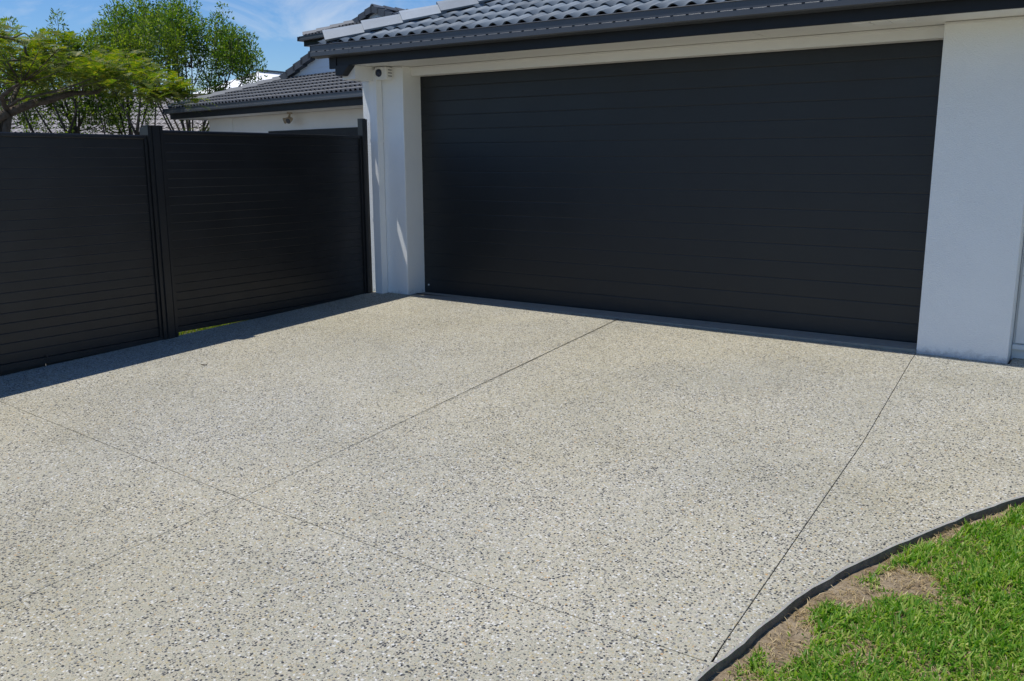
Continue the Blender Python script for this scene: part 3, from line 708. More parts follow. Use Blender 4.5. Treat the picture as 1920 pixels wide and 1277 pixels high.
# double floodlight on the wing soffit
fl = empty('floodlight', (0, 0, 0)); fl.parent = None
fl.matrix_world = Matrix.Translation(wing.location+Vector((WU.x*4.55-WU.y*-0.45*-1, WU.y*4.55+WU.x*0.45, 2.268)))@Matrix.Rotation(WRZ, 4, 'Z')
meta(fl, 'twin beige floodlight hanging under the far wing eave', 'floodlight')
M_beige = paint('beige_plastic', (0.42, 0.34, 0.24), 0.5)
mb = MB(); mb.tube([(0, 0, 0), (0, 0, -0.03)], 0.055, 14); mb.build('mount', M_beige, fl)
for s in (-1, 1):
    mb = MB(); mb.tube([(0.0, 0, -0.03), (s*0.03, -0.02, -0.09), (s*0.05, -0.03, -0.12)], 0.014, 8); arm = mb.build('arm', M_beige, fl)
    mb = MB(); d = Vector((-0.55 if s < 0 else 0.3, -0.75, -0.35)).normalized(); c = Vector((s*0.055, -0.03, -0.14))
    mb.tube([c-d*0.06, c-d*0.03, c+d*0.03, c+d*0.075], [0.022, 0.04, 0.052, 0.062], 16)
    hd = mb.build('lamp_head', M_beige, fl, smooth=False)
    mb = MB(); mb.tube([c+d*0.0755, c+d*0.080], 0.052, 16); mb.build('lens', M_gutter, hd)

# ------------------------------------------------------------------ neighbour's tiled roof and white house far behind
CR = Vector((math.cos(0.6091), math.sin(0.6091), 0)); CF = Vector((-math.sin(0.6091), math.cos(0.6091), 0)); CO = Vector((6.0, -6.777, 0))
def site(s, d, z=0.0): return CO+CR*s+CF*d+Vector((0, 0, z))
a = site(-16.6, 26.8); b = site(-6.0, 27.6)
dv = (b-a); ul = dv.length; rz = math.atan2(dv.y, dv.x)
nh = empty('neighbour_house', a+Vector((0, 0, 0))-dv*0.25, rz); meta(nh, 'neighbouring house with pale sun-bleached tiled roof behind the trees', 'house')
UL = ul*1.35; pit = 0.42; wv = 3.3; zr = 3.18; eb = zr-wv*pit
mb = MB(); mb.add([(0, -wv, eb-.02), (UL, -wv, eb-.02), (UL, 0, zr-.02), (0, 0, zr-.02), (0, wv, eb-.02), (UL, wv, eb-.02)], [(0, 1, 2, 3), (3, 2, 5, 4)]); nrf = mb.build('roof', M_pinkroof, nh, recalc=False)
ribbed('tile_rows', (0, -wv, eb), 0, UL, 0, wv-0.05, pit, M_pinkroof, nrf, res=5, lip=0.048)
mb = MB(); mb.extrude([(-0.13, -0.01), (-0.06, 0.07), (0.06, 0.07), (0.13, -0.01)], 0, UL, ((1, 0, 0), (0, 1, 0), (0, 0, 1))); mb.build('ridge_cap', M_stem, nrf, loc=(0, 0, zr))
mb = MB(); mb.box(0.4, UL-0.4, -wv+0.5, wv-0.5, -0.3, eb+0.05); mb.build('wall', M_white, nh)
wh = empty('white_house', site(-15.5, 46), 0.6091); meta(wh, 'white house with pale metal roof seen between tree crown and hip roof', 'house')
mb = MB(); v = [(-3, 0, 3.7), (7.5, 0, 3.7), (7.5, 3, 5.42), (2.3, 3, 5.90), (-3, 9, 3.7), (7.5, 9, 3.7)]
v += [(x, y, z-0.12) for x, y, z in v]
mb.add(v, [(0, 1, 2, 3), (0, 3, 4), (3, 2, 5, 4), (1, 5, 2), (6, 9, 8, 7), (6, 10, 9), (9, 10, 11, 8), (7, 8, 11), (0, 6, 7, 1), (0, 4, 10, 6), (4, 5, 11, 10), (5, 1, 7, 11)]); wr = mb.build('roof', M_whiteroof, wh)
mb = MB(); mb.box(-2.6, 7.2, 0.4, 8.6, -0.3, 3.6); mb.build('wall', M_white, wh)
mb = MB(); mb.add([(2.3, 2.9, 5.91), (7.5, 2.9, 5.43), (7.5, 3.1, 5.43), (2.3, 3.1, 5.91), (2.3, 2.9, 5.99), (7.5, 2.9, 5.51), (7.5, 3.1, 5.51), (2.3, 3.1, 5.99)], [(0, 3, 2, 1), (4, 5, 6, 7), (0, 1, 5, 4), (2, 3, 7, 6), (0, 4, 7, 3), (1, 2, 6, 5)]); mb.build('ridge_cap', M_gutter, wr)
pale = empty('pale_roof_house', site(-20.5, 35), 0.6091); meta(pale, 'low house with pale blue-grey metal roof glimpsed above the bleached tiles', 'house')
M_palemetal = paint('pale_metal', (0.50, 0.56, 0.60), 0.45, 0.5, -0.02)
mb = MB(); mb.add([(0, -2.5, 3.1), (9, -2.5, 3.1), (8, 0, 4.05), (1, 0, 4.05), (0, 2.5, 3.1), (9, 2.5, 3.1)], [(0, 1, 2, 3), (3, 2, 5, 4), (0, 3, 4), (1, 5, 2)]); mb.build('roof', M_palemetal, pale)
mb = MB(); mb.box(0.4, 8.6, -2.1, 2.1, -0.3, 3.15); mb.build('wall', M_white, pale)

# ------------------------------------------------------------------ plants
def mesh_np(name, V, F, mat_, parent, kind=None):
    me = bpy.data.meshes.new(name); V = np.asarray(V, dtype=np.float32).reshape(-1, 3); F = np.asarray(F, dtype=np.int32)
    k = F.shape[1]; n = len(F)
    me.vertices.add(len(V)); me.vertices.foreach_set('co', V.ravel()); me.loops.add(n*k); me.loops.foreach_set('vertex_index', F.ravel())
    me.polygons.add(n); me.polygons.foreach_set('loop_start', np.arange(n, dtype=np.int32)*k); me.polygons.foreach_set('loop_total', np.full(n, k, dtype=np.int32))
    me.update(calc_edges=True); me.materials.append(mat_)
    o = link(name, me, None, parent)
    if kind: o['kind'] = kind
    return o
def norm(a): return a/np.maximum(np.linalg.norm(a, axis=-1, keepdims=True), 1e-9)
def leaves(P, D, ln, wd, rg, up_bias=0.0):
    """one folded-diamond leaf (2 triangles as a quad) per point P along direction D"""
    n = len(P); D = norm(D); rv = norm(rg.normal(size=(n, 3))); S = norm(np.cross(D, rv))
    l = ln*rg.uniform(0.7, 1.25, (n, 1)); w = wd*rg.uniform(0.75, 1.25, (n, 1))
    a = P; b = P+D*l*0.45+S*w*0.5; c = P+D*l; d = P+D*l*0.45-S*w*0.5
    V = np.stack([a, b, c, d], 1).reshape(-1, 3); F = np.arange(n*4).reshape(n, 4)
    return V, F
def bez(p0, p1, p2, n=6):
    return [tuple(Vector(p0)*(1-t)**2+Vector(p1)*2*t*(1-t)+Vector(p2)*t*t) for t in [k/n for k in range(n+1)]]

def shoot_tree(name, label, s, d, base_z, stems, shoots, leafm, seed, leaf_l=0.075, leaf_w=0.026, per=200, group=None, rad=0.17, stemr=0.035, barkm=None):
    """stems: (x_top, y_top, z_top, z_fork); shoots: (x, y, z_top, length). Everything in metres in the tree's own frame"""
    rg = np.random.default_rng(seed); rr = random.Random(seed)
    Tt = empty(name, site(s, d, base_z), 0.6091); meta(Tt, label, 'tree', group)
    mb = MB(); tips = []
    for (x, y, z, zf) in stems:
        p0 = (rr.uniform(-.08, .08), rr.uniform(-.08, .08), 0); fk = (x*0.12, y*0.12, zf)
        pts = [p0, fk]+bez(fk, (x*0.55+rr.uniform(-.1, .1), y*0.55, zf+(z-zf)*0.42), (x, y, z), 7)[1:]
        r0 = stemr*rr.uniform(0.8, 1.3); n = len(pts)
        mb.tube(pts, [r0*(1-0.82*i/(n-1)) for i in range(n)], 6)
        tips.append([Vector(p) for p in pts])
    for (x, y, zt, lg) in shoots:
        base = Vector((x, y, zt-lg)); best = None
        for t in tips:
            for p in t[2:]:
                if p.z < base.z-0.05:
                    dd = (p-base).length+abs(base.z-p.z)*0.15
                    if best is None or dd < best[0]: best = (dd, p)
        if best is not None and best[0] < 1.9:
            md = (best[1]+base)/2+Vector((rr.uniform(-.05, .05), rr.uniform(-.05, .05), -0.08))
            mb.tube(bez(best[1], md, base, 3)+[tuple((base+Vector((x, y, zt)))/2), (x, y, zt)], [0.012, 0.011, 0.010, 0.008, 0.006, 0.003], 4)
        else:
            mb.tube([tuple(base), (x, y, zt)], [0.008, 0.003], 4)
    mb.build('trunk', barkm or M_bark, Tt, smooth=True)
    Vs, Fs, off = [], [], 0
    for (x, y, zt, lg) in shoots:
        n = int(per*lg*rr.uniform(0.75, 1.2)); t = rg.uniform(0, 1, (n, 1))
        t = t**0.8
        r = rad*(0.35+0.9*np.sin(np.clip(t, 0.02, 1)*math.pi*0.93))*rg.uniform(0.1, 1.0, (n, 1))**0.6
        a_ = rg.uniform(0, 2*math.pi, (n, 1))
        out = np.concatenate([np.cos(a_), np.sin(a_), np.zeros((n, 1))], 1)
        P = np.array([[x, y, zt-lg]])+t*np.array([[0, 0, lg]])+out*r+rg.normal(0, 0.02, (n, 3))
        Dn = out*rg.uniform(0.2, 1.1, (n, 1))+np.array([[0, 0, 1]])*rg.uniform(-0.3, 1.3, (n, 1))+rg.normal(0, 0.25, (n, 3))
        V, F = leaves(P, Dn, leaf_l, leaf_w, rg); Vs.append(V); Fs.append(F+off); off += len(V)
    mesh_np('crown', np.concatenate(Vs), np.concatenate(Fs), leafm, Tt, 'stuff')
    return Tt
rs = random.Random(21)
# bright bushy vase-shaped tree: at 23.5 m one 1/1920 of the frame is 0.0139 m
def profile(pts, x): return float(np.interp(x, [p[0] for p in pts], [p[1] for p in pts]))
topB = [(-1.95, 4.7), (-1.74, 5.14), (-1.3, 5.35), (-0.97, 5.5), (-0.42, 5.45), (0.0, 5.45), (0.35, 5.22), (0.7, 5.05), (0.97, 5.0), (1.39, 4.74), (1.67, 4.58), (1.85, 4.15)]
botB = [(-1.95, 3.7), (-1.5, 3.75), (-0.9, 3.6), (-0.2, 3.5), (0.4, 3.4), (1.0, 3.45), (1.6, 3.3), (1.85, 3.3)]
shB = []
for k in range(120):
    x = rs.uniform(-1.85, 1.8); y = rs.uniform(-1.3, 1.3)*math.sqrt(max(0.05, 1-(x/2.1)**2))
    t = profile(topB, x)-0.28*abs(y)-rs.uniform(0, 0.35) if k < 75 else rs.uniform(profile(botB, x)+0.55, profile(topB, x)-0.4)
    shB.append((x, y, t, rs.uniform(0.5, 1.05)))
for k in range(34):
    x = rs.uniform(-1.7, 1.85); shB.append((x, rs.uniform(-.8, .8), rs.uniform(3.0, 3.85) if x > -0.2 else rs.uniform(3.3, 4.0), rs.uniform(.35, .6)))
for x, z in ((0.97, 5.22), (-1.45, 5.5), (0.15, 5.62), (1.86, 4.0), (-0.9, 5.68)): shB.append((x, rs.uniform(-.3, .3), z, 0.7))
stB = [(x, rs.uniform(-.9, .9), profile(topB, x)-rs.uniform(0.5, 1.0), 1.7+rs.uniform(-.4, .3)) for x in (-1.75, -1.5, -1.25, -0.95, -0.7, -0.4, -0.15, 0.15, 0.45, 0.8, 1.1, 1.45, 1.75)]
shoot_tree('tree', 'bright green bushy tree with many upright fanning stems beside the hip roof', -8.2, 23.6, -0.05, stB, shB, M_leafB, 11, per=230, leaf_l=0.085, leaf_w=0.032, rad=0.19)
# finer olive trees behind the feathery one
def slim_tree(label, s, d, w, tops, seed, n=50, lm=None, per=340, low=2.1):
    r_ = random.Random(seed); sh = []
    for k in range(n):
        x = r_.uniform(-w, w); y = r_.uniform(-w*.6, w*.6); tp = profile(tops, x)
        z = tp-r_.uniform(0, .4)-0.2*abs(y) if k < n*0.55 else r_.uniform(low+0.5, tp-0.3)
        sh.append((x, y, z, r_.uniform(0.45, 0.9)))
    for x, z in tops[1:-1]: sh.append((x, 0, z+0.12, 0.6))
    st = [(x, r_.uniform(-.3, .3), profile(tops, x)-r_.uniform(.3, .8), 2.0+r_.uniform(-.4, .3)) for x in np.linspace(-w*.8, w*.8, 5)]
    shoot_tree('tree', label, s, d, -0.05, st, sh, lm or M_leafC, seed, per=per, rad=0.16, leaf_l=0.08, leaf_w=0.028, group=None, barkm=M_stem)
slim_tree('olive green tree with thin pointed shoots at the frame edge behind feathery branches', -11.3, 20.5, 1.0, [(-1.0, 3.75), (-0.3, 4.0), (0.2, 3.8), (0.45, 4.3), (1.0, 3.9)], 31)
slim_tree('olive tree with one tall narrow tip between the two wider olive crowns', -9.9, 21.0, 0.75, [(-0.75, 3.85), (-0.15, 4.5), (0.1, 3.95), (0.75, 4.05)], 32)
slim_tree('leafy olive tree with several tall shoots next to the bright bushy tree', -8.9, 21.6, 1.15, [(-1.15, 4.0), (-0.5, 4.4), (-0.1, 4.2), (0.55, 4.6), (0.85, 4.5), (1.15, 4.4)], 33, n=72)

def sapling(label, s, d, forks, clumps, seed, lm=None, cat='tree'):
    r_ = random.Random(seed); rg = np.random.default_rng(seed)
    Tt = empty('sapling', site(s, d, -0.05), 0.6091); meta(Tt, label, cat)
    mb = MB()
    for (xa, za, xb, zb_, r0) in forks:
        yb = r_.uniform(-.25, .25)
        mb.tube(bez((xa, 0, za), ((xa+xb)/2+r_.uniform(-.06, .06), yb*.5, (za+zb_)/2), (xb, yb, zb_), 5), [r0*(1-.7*i/5) for i in range(6)], 6)
        for k in range(5):
            t = r_.uniform(.4, 1); px, pz = xa+(xb-xa)*t, za+(zb_-za)*t
            mb.tube([(px, yb*t, pz), (px+r_.uniform(-.25, .25), yb*t+r_.uniform(-.2, .2), pz+r_.uniform(.1, .4))], [r0*.35, .003], 4)
    mb.build('trunk', M_stem, Tt, smooth=True)
    P = []; 
    for (x, z, rx, rz_, n) in clumps:
        P.append(np.array([[x, 0, z]])+rg.normal(0, 1, (n, 3))*np.array([[rx, rx, rz_]])*0.5)
    P = np.concatenate(P); V, F = leaves(P, rg.normal(0, 1, P.shape)+np.array([[0, 0, .5]]), .075, .03, rg)
    mesh_np('crown', V, F, lm or M_leafC, Tt, 'stuff')
sapling('thin forked sapling in front of the pale tiled roof, left of the fence post', -9.6, 20.0, [(0, 0, .0, 2.0, .045), (0, 1.9, -.35, 3.1, .03), (0, 1.9, .45, 2.9, .028), (.25, 2.4, .1, 3.4, .02)], [(.35, 2.6, .45, .35, 90), (.1, 2.9, .5, .4, 90), (0, 1.9, .5, .2, 60)], 41)
sapling('leaning double-stemmed sapling with yellow-green lower leaves', -10.4, 20.0, [(0, 0, .1, 2.0, .05), (.1, 1.9, -.25, 3.0, .03), (.3, 0, .5, 2.0, .035), (.5, 1.9, .0, 3.0, .025)], [(.0, 2.1, .45, .3, 110), (.5, 2.2, .4, .4, 90), (-.2, 2.9, .4, .3, 50)], 42)
sapling('dark-stemmed sapling just behind the fence post with leaves low down', -8.4, 20.5, [(0, 0, .1, 2.0, .05), (.1, 1.9, -.45, 3.1, .035), (.1, 1.9, .3, 3.2, .03), (-.3, 0, -.7, 3.0, .03), (.3, 0, .55, 3.1, .035)], [(-.3, 2.3, .5, .35, 120), (.3, 2.6, .5, .5, 130), (0, 3.0, .6, .4, 120)], 43)
sapling('tangled shrub with brown stems below the wing eave', -7.6, 22.6, [(0, 0, .1, 2.4, .04), (.2, 0, .8, 2.4, .04), (.6, 1.6, 1.0, 2.6, .03), (-.2, 0, -.3, 2.6, .03), (.5, 0, 1.3, 2.3, .03)], [(0, 2.0, .8, .4, 260), (.7, 2.1, .8, .4, 260), (1.1, 2.2, .6, .4, 160)], 44, None, 'shrub')
sapling('upright sapling with dark trunk near the left frame edge behind the gnarled limb', -11.3, 19.5, [(0, 0, .05, 2.0, .06), (.05, 1.9, .1, 3.4, .04), (.05, 2.0, -.5, 3.0, .03), (.05, 1.8, .6, 2.7, .03)], [(-.3, 2.2, .5, .3, 60), (.4, 2.5, .5, .3, 60), (0.1, 3.2, .6, .4, 120)], 45)

# feathery flat-topped tree close to the fence
def feather_tree():
    d = 12.0; q = 0.0071
    Tt = empty('feathery_tree', site(-6.75, d, -0.05), 0.6091); meta(Tt, 'spreading tree with gnarled grey limbs and feathery yellow-green foliage over the fence', 'tree')
    r_ = random.Random(77); rg = np.random.default_rng(77)
    X = lambda u: (u-10)*q
    Z = lambda v: 1.38+(299-v)*q
    mb = MB(); nodes = []
    def limb(pts, r0, r1, y0=0.0, y1=0.0):
        n = len(pts); P = []
        for i, (u, v) in enumerate(pts):
            t = i/(n-1); P.append(Vector((X(u), y0+(y1-y0)*t+r_.uniform(-.05, .05), Z(v))))
        Q = [P[0]]
        for i in range(n-1):
            m_ = (P[i]+P[i+1])/2+Vector((r_.uniform(-.02, .02), r_.uniform(-.03, .03), r_.uniform(-.02, .02))); Q += [m_, P[i+1]]
        mb.tube(Q, [0.68*(r0+(r1-r0)*i/(len(Q)-1)) for i in range(len(Q))], 8); nodes.extend(Q)
    limb([(-30, 480), (-22, 380), (-15, 290), (0, 244), (28, 222), (45, 212)], .12, .085)
    limb([(45, 212), (75, 200), (105, 192), (130, 182), (150, 176)], .082, .055, 0, .3)
    limb([(150, 176), (175, 174), (195, 166), (207, 158)], .045, .03, .3, .5)
    limb([(207, 158), (200, 150), (190, 135), (178, 120)], .026, .012, .5, .6)
    limb([(207, 158), (222, 148), (238, 138)], .024, .01, .5, .3)
    limb([(207, 158), (230, 162), (262, 168), (290, 170)], .018, .006, .5, .8)
    limb([(45, 212), (50, 190), (62, 182), (85, 174), (110, 165)], .05, .02, 0, -.5)
    limb([(52, 200), (75, 190), (100, 186), (128, 183)], .028, .02, 0, -.3)
    limb([(42, 300), (40, 250), (43, 214)], .075, .07)
    limb([(45, 212), (48, 180), (53, 150), (56, 135)], .05, .03, 0, .5)
    limb([(53, 160), (35, 140), (15, 125), (0, 115), (-30, 105)], .035, .03, .4, .2)
    limb([(-30, 118), (0, 114), (35, 115), (70, 113), (100, 117)], .03, .012, .2, .7)
    limb([(56, 135), (78, 150), (98, 156)], .02, .01)
    limb([(-30, 50), (0, 62), (25, 70), (45, 82), (70, 86), (95, 92), (103, 100), (104, 118)], .035, .02, -.5, -.2)
    limb([(70, 86), (80, 90), (105, 78), (122, 96)], .014, .01, -.4, -.1)
    limb([(-60, 200), (-30, 160), (-20, 110), (-30, 50)], .09, .04, 0, -.5)
    limb([(0, 244), (20, 195), (5, 180), (-20, 165)], .04, .02, 0, -.6)
    limb([(45, 212), (20, 200), (0, 190), (-20, 185)], .03, .015, 0, .6)
    # foliage discs
    top = [(-40, 62), (20, 55), (60, 68), (95, 78), (120, 90), (150, 92), (180, 95), (210, 98), (235, 118), (262, 130), (290, 148), (335, 163)]
    bot = [(-40, 185), (60, 180), (100, 172), (150, 160), (200, 150), (240, 150), (270, 172), (300, 185), (335, 178)]
    cl = []
    for k in range(122):
        u = r_.uniform(-60, 330); t, b_ = profile(top, u), profile(bot, u)
        v = t+(b_-t)*r_.random()**0.8
        cl.append((X(u), r_.uniform(-1.5, 1.9)*(1-0.4*max(0, u)/330), Z(v)))
    for (u, v, y) in ((250, 168, .6), (275, 172, .7), (300, 176, .8), (320, 170, .9), (330, 182, .9), (225, 190, 0.2), (85, 152, -.3), (118, 158, -.5)): cl.append((X(u), y, Z(v)))
    Vs, Fs, off = [], [], 0
    for (x, y, z) in cl:
        c = Vector((x, y, z)); nb = min(nodes, key=lambda p: (p-c).length)
        if (nb-c).length < 1.6: mb.tube(bez(nb, (nb+c)/2+Vector((0, 0, -.05)), c, 3), [.010, .008, .006, .004], 4)
        nf = r_.randint(10, 18)
        for k in range(nf):
            az = r_.uniform(0, 2*math.pi); el = r_.uniform(-.3, .75); ln = r_.uniform(.18, .36)
            ax = Vector((math.cos(az)*math.cos(el), math.sin(az)*math.cos(el), math.sin(el)))
            p0 = c+Vector((r_.uniform(-.20, .20), r_.uniform(-.20, .20), r_.uniform(-.12, .12)))
            npn = 10; t = np.linspace(.12, 1, npn).reshape(-1, 1)
            sag = np.array([[0, 0, -1.0]])*(t**2)*ln*0.28
            base = np.array(p0)[None]+np.array(ax)[None]*t*ln+sag
            side = np.array(Vector((-ax.y, ax.x, 0)).normalized())[None]
            pl = 0.066*np.sin(np.clip(t*1.05, 0, 1)*math.pi*0.86+0.35)
            for sg in (-1, 1):
                dr = norm(side*sg+np.array(ax)[None]*0.45+np.array([[0, 0, r_.uniform(-.12, .22)]]))
                wv = np.array(ax)[None]*0.0085
                a_ = base-wv; b2 = base+wv; c2 = base+dr*pl+wv*0.6; d2 = base+dr*pl-wv*0.6
                V = np.stack([a_, b2, c2, d2], 1).reshape(-1, 3); F = np.arange(len(V)).reshape(-1, 4)
                Vs.append(V); Fs.append(F+off); off += len(V)
    mb.build('trunk', M_bark, Tt, smooth=True)
    mesh_np('crown', np.concatenate(Vs), np.concatenate(Fs), M_leafA, Tt, 'stuff')
feather_tree()

# ------------------------------------------------------------------ lawn
CB = np.array([[p.x, p.y] for p in CURB])
def curb_dist(x, y):
    """signed distance to the slab edge, positive on the lawn side"""
    P = np.stack([x, y], -1); best = np.full(len(x), 1e9); sg = np.ones(len(x))
    for i in range(len(CB)-1):
        a, b = CB[i], CB[i+1]; ab = b-a; t = np.clip(((P-a)@ab)/(ab@ab), 0, 1); q_ = a+t[:, None]*ab; dd = np.linalg.norm(P-q_, axis=1)
        cr = ab[0]*(P[:, 1]-a[1])-ab[1]*(P[:, 0]-a[0]); up_ = dd < best; best = np.where(up_, dd, best); sg = np.where(up_, np.where(cr < 0, 1, -1), sg)
    return best*sg
def vnoise(x, y, seed, sc_):
    r_ = np.random.default_rng(seed); g = r_.random((64, 64)); xi = x*sc_; yi = y*sc_
    x0 = np.floor(xi).astype(int); y0 = np.floor(yi).astype(int); fx = xi-x0; fy = yi-y0; fx = fx*fx*(3-2*fx); fy = fy*fy*(3-2*fy)
    h = lambda a, b: g[a % 64, b % 64]
    return (h(x0, y0)*(1-fx)+h(x0+1, y0)*fx)*(1-fy)+(h(x0, y0+1)*(1-fx)+h(x0+1, y0+1)*fx)*fy
def soil_z(x, y, d):
    base = SX*x+SY*y
    return base-0.036+0.012*np.clip((d-0.05)/0.35, 0, 1)+0.010*(vnoise(x, y, 1, 7)-.5)+0.007*(vnoise(x, y, 2, 23)-.5)+0.004*(vnoise(x, y, 3, 70)-.5)
# soil sheet, fine near the slab
gx = np.concatenate([np.linspace(4.9, 6.6, 150), np.linspace(6.63, 12.5, 60)]); gyv = np.concatenate([np.linspace(-11.5, -5.0, 60), np.linspace(-4.97, -1.6, 260), np.linspace(-1.58, -0.95, 12)])
XX, YY = np.meshgrid(gx, gyv); dd = curb_dist(XX.ravel(), YY.ravel())
ZZ = soil_z(XX.ravel(), YY.ravel(), dd); ZZ = np.where(dd < -0.015, ZZ-0.03, ZZ)
nxg = len(gx); idx = np.arange(len(gx)*len(gyv)).reshape(len(gyv), nxg)
F = np.stack([idx[:-1, :-1], idx[:-1, 1:], idx[1:, 1:], idx[1:, :-1]], -1).reshape(-1, 4)
keepf = dd[F].max(1) > -0.09; F = F[keepf]
so_ = mesh_np('lawn_soil', np.stack([XX.ravel(), YY.ravel(), ZZ], 1), F, M_soil, None, 'structure'); so_['label'] = 'bare dry soil strip between slab edge and lawn'
for p in so_.data.polygons: p.use_smooth = True
def bare(x, y, d):
    """0 = grass, 1 = bare earth"""
    b_ = np.clip((0.060+0.08*(vnoise(x, y, 8, 6)-.35)-d)/0.04, 0, 1)
    for (cx, cy, rx, ry, k) in BARE:
        e = ((x-cx)/rx)**2+((y-cy)/ry)**2+1.0*(vnoise(x, y, 9, 9)-.5); b_ = np.maximum(b_, np.clip((1.25-e)/.75, 0, 1)*k)
    return b_
BARE = [(5.31, -3.62, .12, .13, 1.0), (5.42, -3.44, .14, .11, 1.0), (5.18, -4.05, .08, .18, .95), (5.14, -4.40, .07, .15, .7), (5.53, -3.25, .09, .08, .5), (5.12, -4.75, .1, .25, .8)]
def blades(n, x0, x1, y0, y1, seed, straw=False, lo=0.028, hi=0.062, width=0.0052):
    rg = np.random.default_rng(seed); x = rg.uniform(x0, x1, n); y = rg.uniform(y0, y1, n); d = curb_dist(x, y)
    b_ = bare(x, y, d)
    if straw: k = (d > 0.012) & (rg.random(n) < np.where(b_ > 0.15, np.clip(1.3-0.75*b_, 0, 1)*(0.25+vnoise(x, y, 12, 11)), 0.30+0.5*np.clip((vnoise(x, y, 13, 4)-.5)*4, 0, 1)))
    else: k = (d > 0.03) & (rg.random(n) > b_*1.02) & (rg.random(n) < 0.38+0.75*vnoise(x, y, 10, 12)-0.30*np.clip((vnoise(x, y, 13, 4)-.5)*4, 0, 1))
    x, y, d, b_ = x[k], y[k], d[k], b_[k]; n = len(x); z = soil_z(x, y, d)-0.004
    az = rg.uniform(0, 2*math.pi, n); 
    # leaves grow in tufts that share a lean
    az = az*0.8+2*math.pi*vnoise(x, y, 14, 24)*0.8
    lean = rg.uniform(0.25, 1.35, n) if not straw else rg.uniform(0.9, 1.5, n)
    L_ = rg.uniform(lo, hi, n)*(0.7+0.5*vnoise(x, y, 15, 8)); 
    if not straw: L_ *= (1-0.45*np.clip(b_, 0, 1))
    w = width*rg.uniform(.6, 1.3, n)
    hd = np.stack([np.cos(az), np.sin(az), np.zeros(n)], 1); up_ = np.array([0, 0, 1.0])
    tw = az+math.pi/2+rg.uniform(-.6, .6, n); sd_ = np.stack([np.cos(tw), np.sin(tw), rg.uniform(-.3, .3, n)], 1)
    P0 = np.stack([x, y, z], 1); l1 = lean*0.6; l2 = lean*1.25
    D1 = hd*np.sin(l1)[:, None]+up_*np.cos(l1)[:, None]; D2 = hd*np.sin(l2)[:, None]+up_*np.cos(l2)[:, None]
    P1 = P0+D1*(L_*.5)[:, None]; P2 = P1+D2*(L_*.5)[:, None]
    W = sd_*w[:, None]*.5
    V = np.stack([P0-W*.7, P0+W*.7, P1+W, P1-W, P2+W*.25, P2-W*.25], 1).reshape(-1, 3)
    i0 = np.arange(n)*6; F = np.concatenate([np.stack([i0, i0+1, i0+2, i0+3], 1), np.stack([i0+3, i0+2, i0+4, i0+5], 1)])
    return V, F
def join(parts):
    Vs, Fs, off = [], [], 0
    for V, F in parts: Vs.append(V); Fs.append(F+off); off += len(V)
    return np.concatenate(Vs), np.concatenate(Fs)
V, F = join([blades(160000, 5.0, 6.7, -5.2, -2.1, 51, lo=.018, hi=.060, width=.0068), blades(45000, 5.0, 10.0, -8.5, -1.0, 52, lo=.03, hi=.06, width=.007)])
meta(mesh_np('lawn_grass', V, F, M_grass, None, 'stuff'), 'short thick green lawn beside the curved slab edge', 'grass')
V, F = join([blades(60000, 5.0, 6.7, -5.2, -2.1, 53, True, .02, .055, .0026)])
meta(mesh_np('dry_grass', V, F, M_straw, None, 'stuff'), 'dry straw-coloured grass bits on bare soil patches', 'grass')
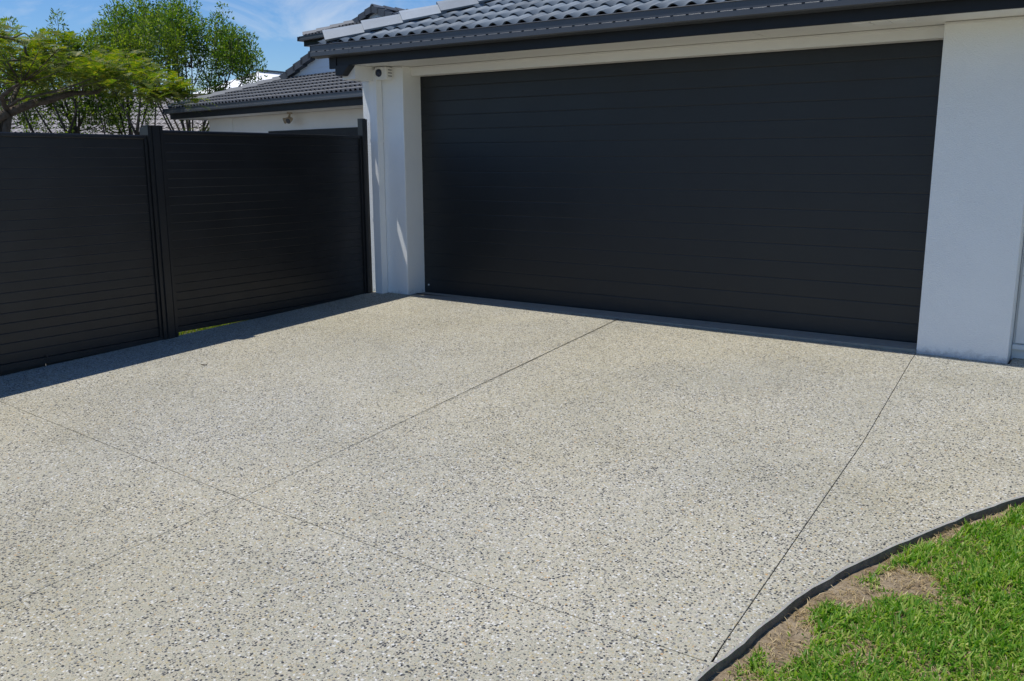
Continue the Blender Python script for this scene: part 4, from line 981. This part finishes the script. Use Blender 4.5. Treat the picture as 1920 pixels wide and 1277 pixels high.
# clods and chips on the soil
rg = np.random.default_rng(5); mbp = MB()
n = 0
while n < 420:
    x, y = rg.uniform(5.02, 6.2), rg.uniform(-5.0, -2.2); d = float(curb_dist(np.array([x]), np.array([y]))[0])
    if d < 0.012 or float(bare(np.array([x]), np.array([y]), np.array([d]))[0]) < .4: continue
    s_ = abs(rg.normal(0, .0035))+.002; z = float(soil_z(np.array([x]), np.array([y]), np.array([d]))[0])
    p = [(x+s_*a_*rg.uniform(.6, 1.3), y+s_*b_*rg.uniform(.6, 1.3), z+s_*c_*rg.uniform(.5, 1)) for a_, b_, c_ in ((1, 0, 0), (0, 1, 0), (-1, 0, 0), (0, -1, 0), (0, 0, 1), (0, 0, -1))]
    mbp.add(p, [(0, 1, 4), (1, 2, 4), (2, 3, 4), (3, 0, 4), (1, 0, 5), (2, 1, 5), (3, 2, 5), (0, 3, 5)]); n += 1
meta(mbp.build('soil_clods', M_soil, None), 'small crumbs of soil lying along the slab edge', 'soil', kind='stuff')
# grass strip behind the fence, seen through the gap under the right panel
rg = np.random.default_rng(9); n = 11000; x = rg.uniform(-1.5, -0.475, n); y = rg.uniform(-2.42, 0.0, n); z = SX*x+SY*y-.05
az = rg.uniform(0, 6.28, n); le = rg.uniform(.1, 1.0, n); L_ = rg.uniform(.02, .085, n)*(0.5+vnoise(x, y, 4, 12))
hd = np.stack([np.cos(az)*np.sin(le), np.sin(az)*np.sin(le), np.cos(le)], 1); P0 = np.stack([x, y, z], 1); sd_ = np.stack([-np.sin(az), np.cos(az), 0*az], 1)*.0035
V = np.stack([P0-sd_, P0+sd_, P0+hd*L_[:, None]+sd_*.3, P0+hd*L_[:, None]-sd_*.3], 1).reshape(-1, 3)
meta(mesh_np('verge_grass', V, np.arange(n*4).reshape(-1, 4), M_leafA, None, 'stuff'), 'strip of sunlit grass showing under the fence gap', 'grass')

# a dry curled leaf on the slab near the fence shadow
mb = MB(); pts = []
for i in range(6):
    t = i/5; w_ = 0.011*math.sin(math.pi*min(max(t, .04), .97)); zc = 0.003+0.010*(t-.5)**2*4
    pts += [(0.034*(t-.5)*2, -w_, zc+0.006), (0.034*(t-.5)*2, 0, zc), (0.034*(t-.5)*2, w_, zc+0.005)]
mb.add(pts, [(3*i+j, 3*i+j+1, 3*i+j+4, 3*i+j+3) for i in range(5) for j in range(2)])
M_dryleaf, _, _ = mat('dry_leaf', (0.05, 0.032, 0.02), 0.8, 0.2)
lf = mb.build('fallen_leaf', M_dryleaf, None, loc=(0.585, -2.87, gz(0.585, -2.87)+0.002), rot=(0, 0, 0.7)); lf.scale = (.7, .9, .8)
meta(lf, 'small dark dry leaf lying on the driveway near the fence shadow', 'leaf')
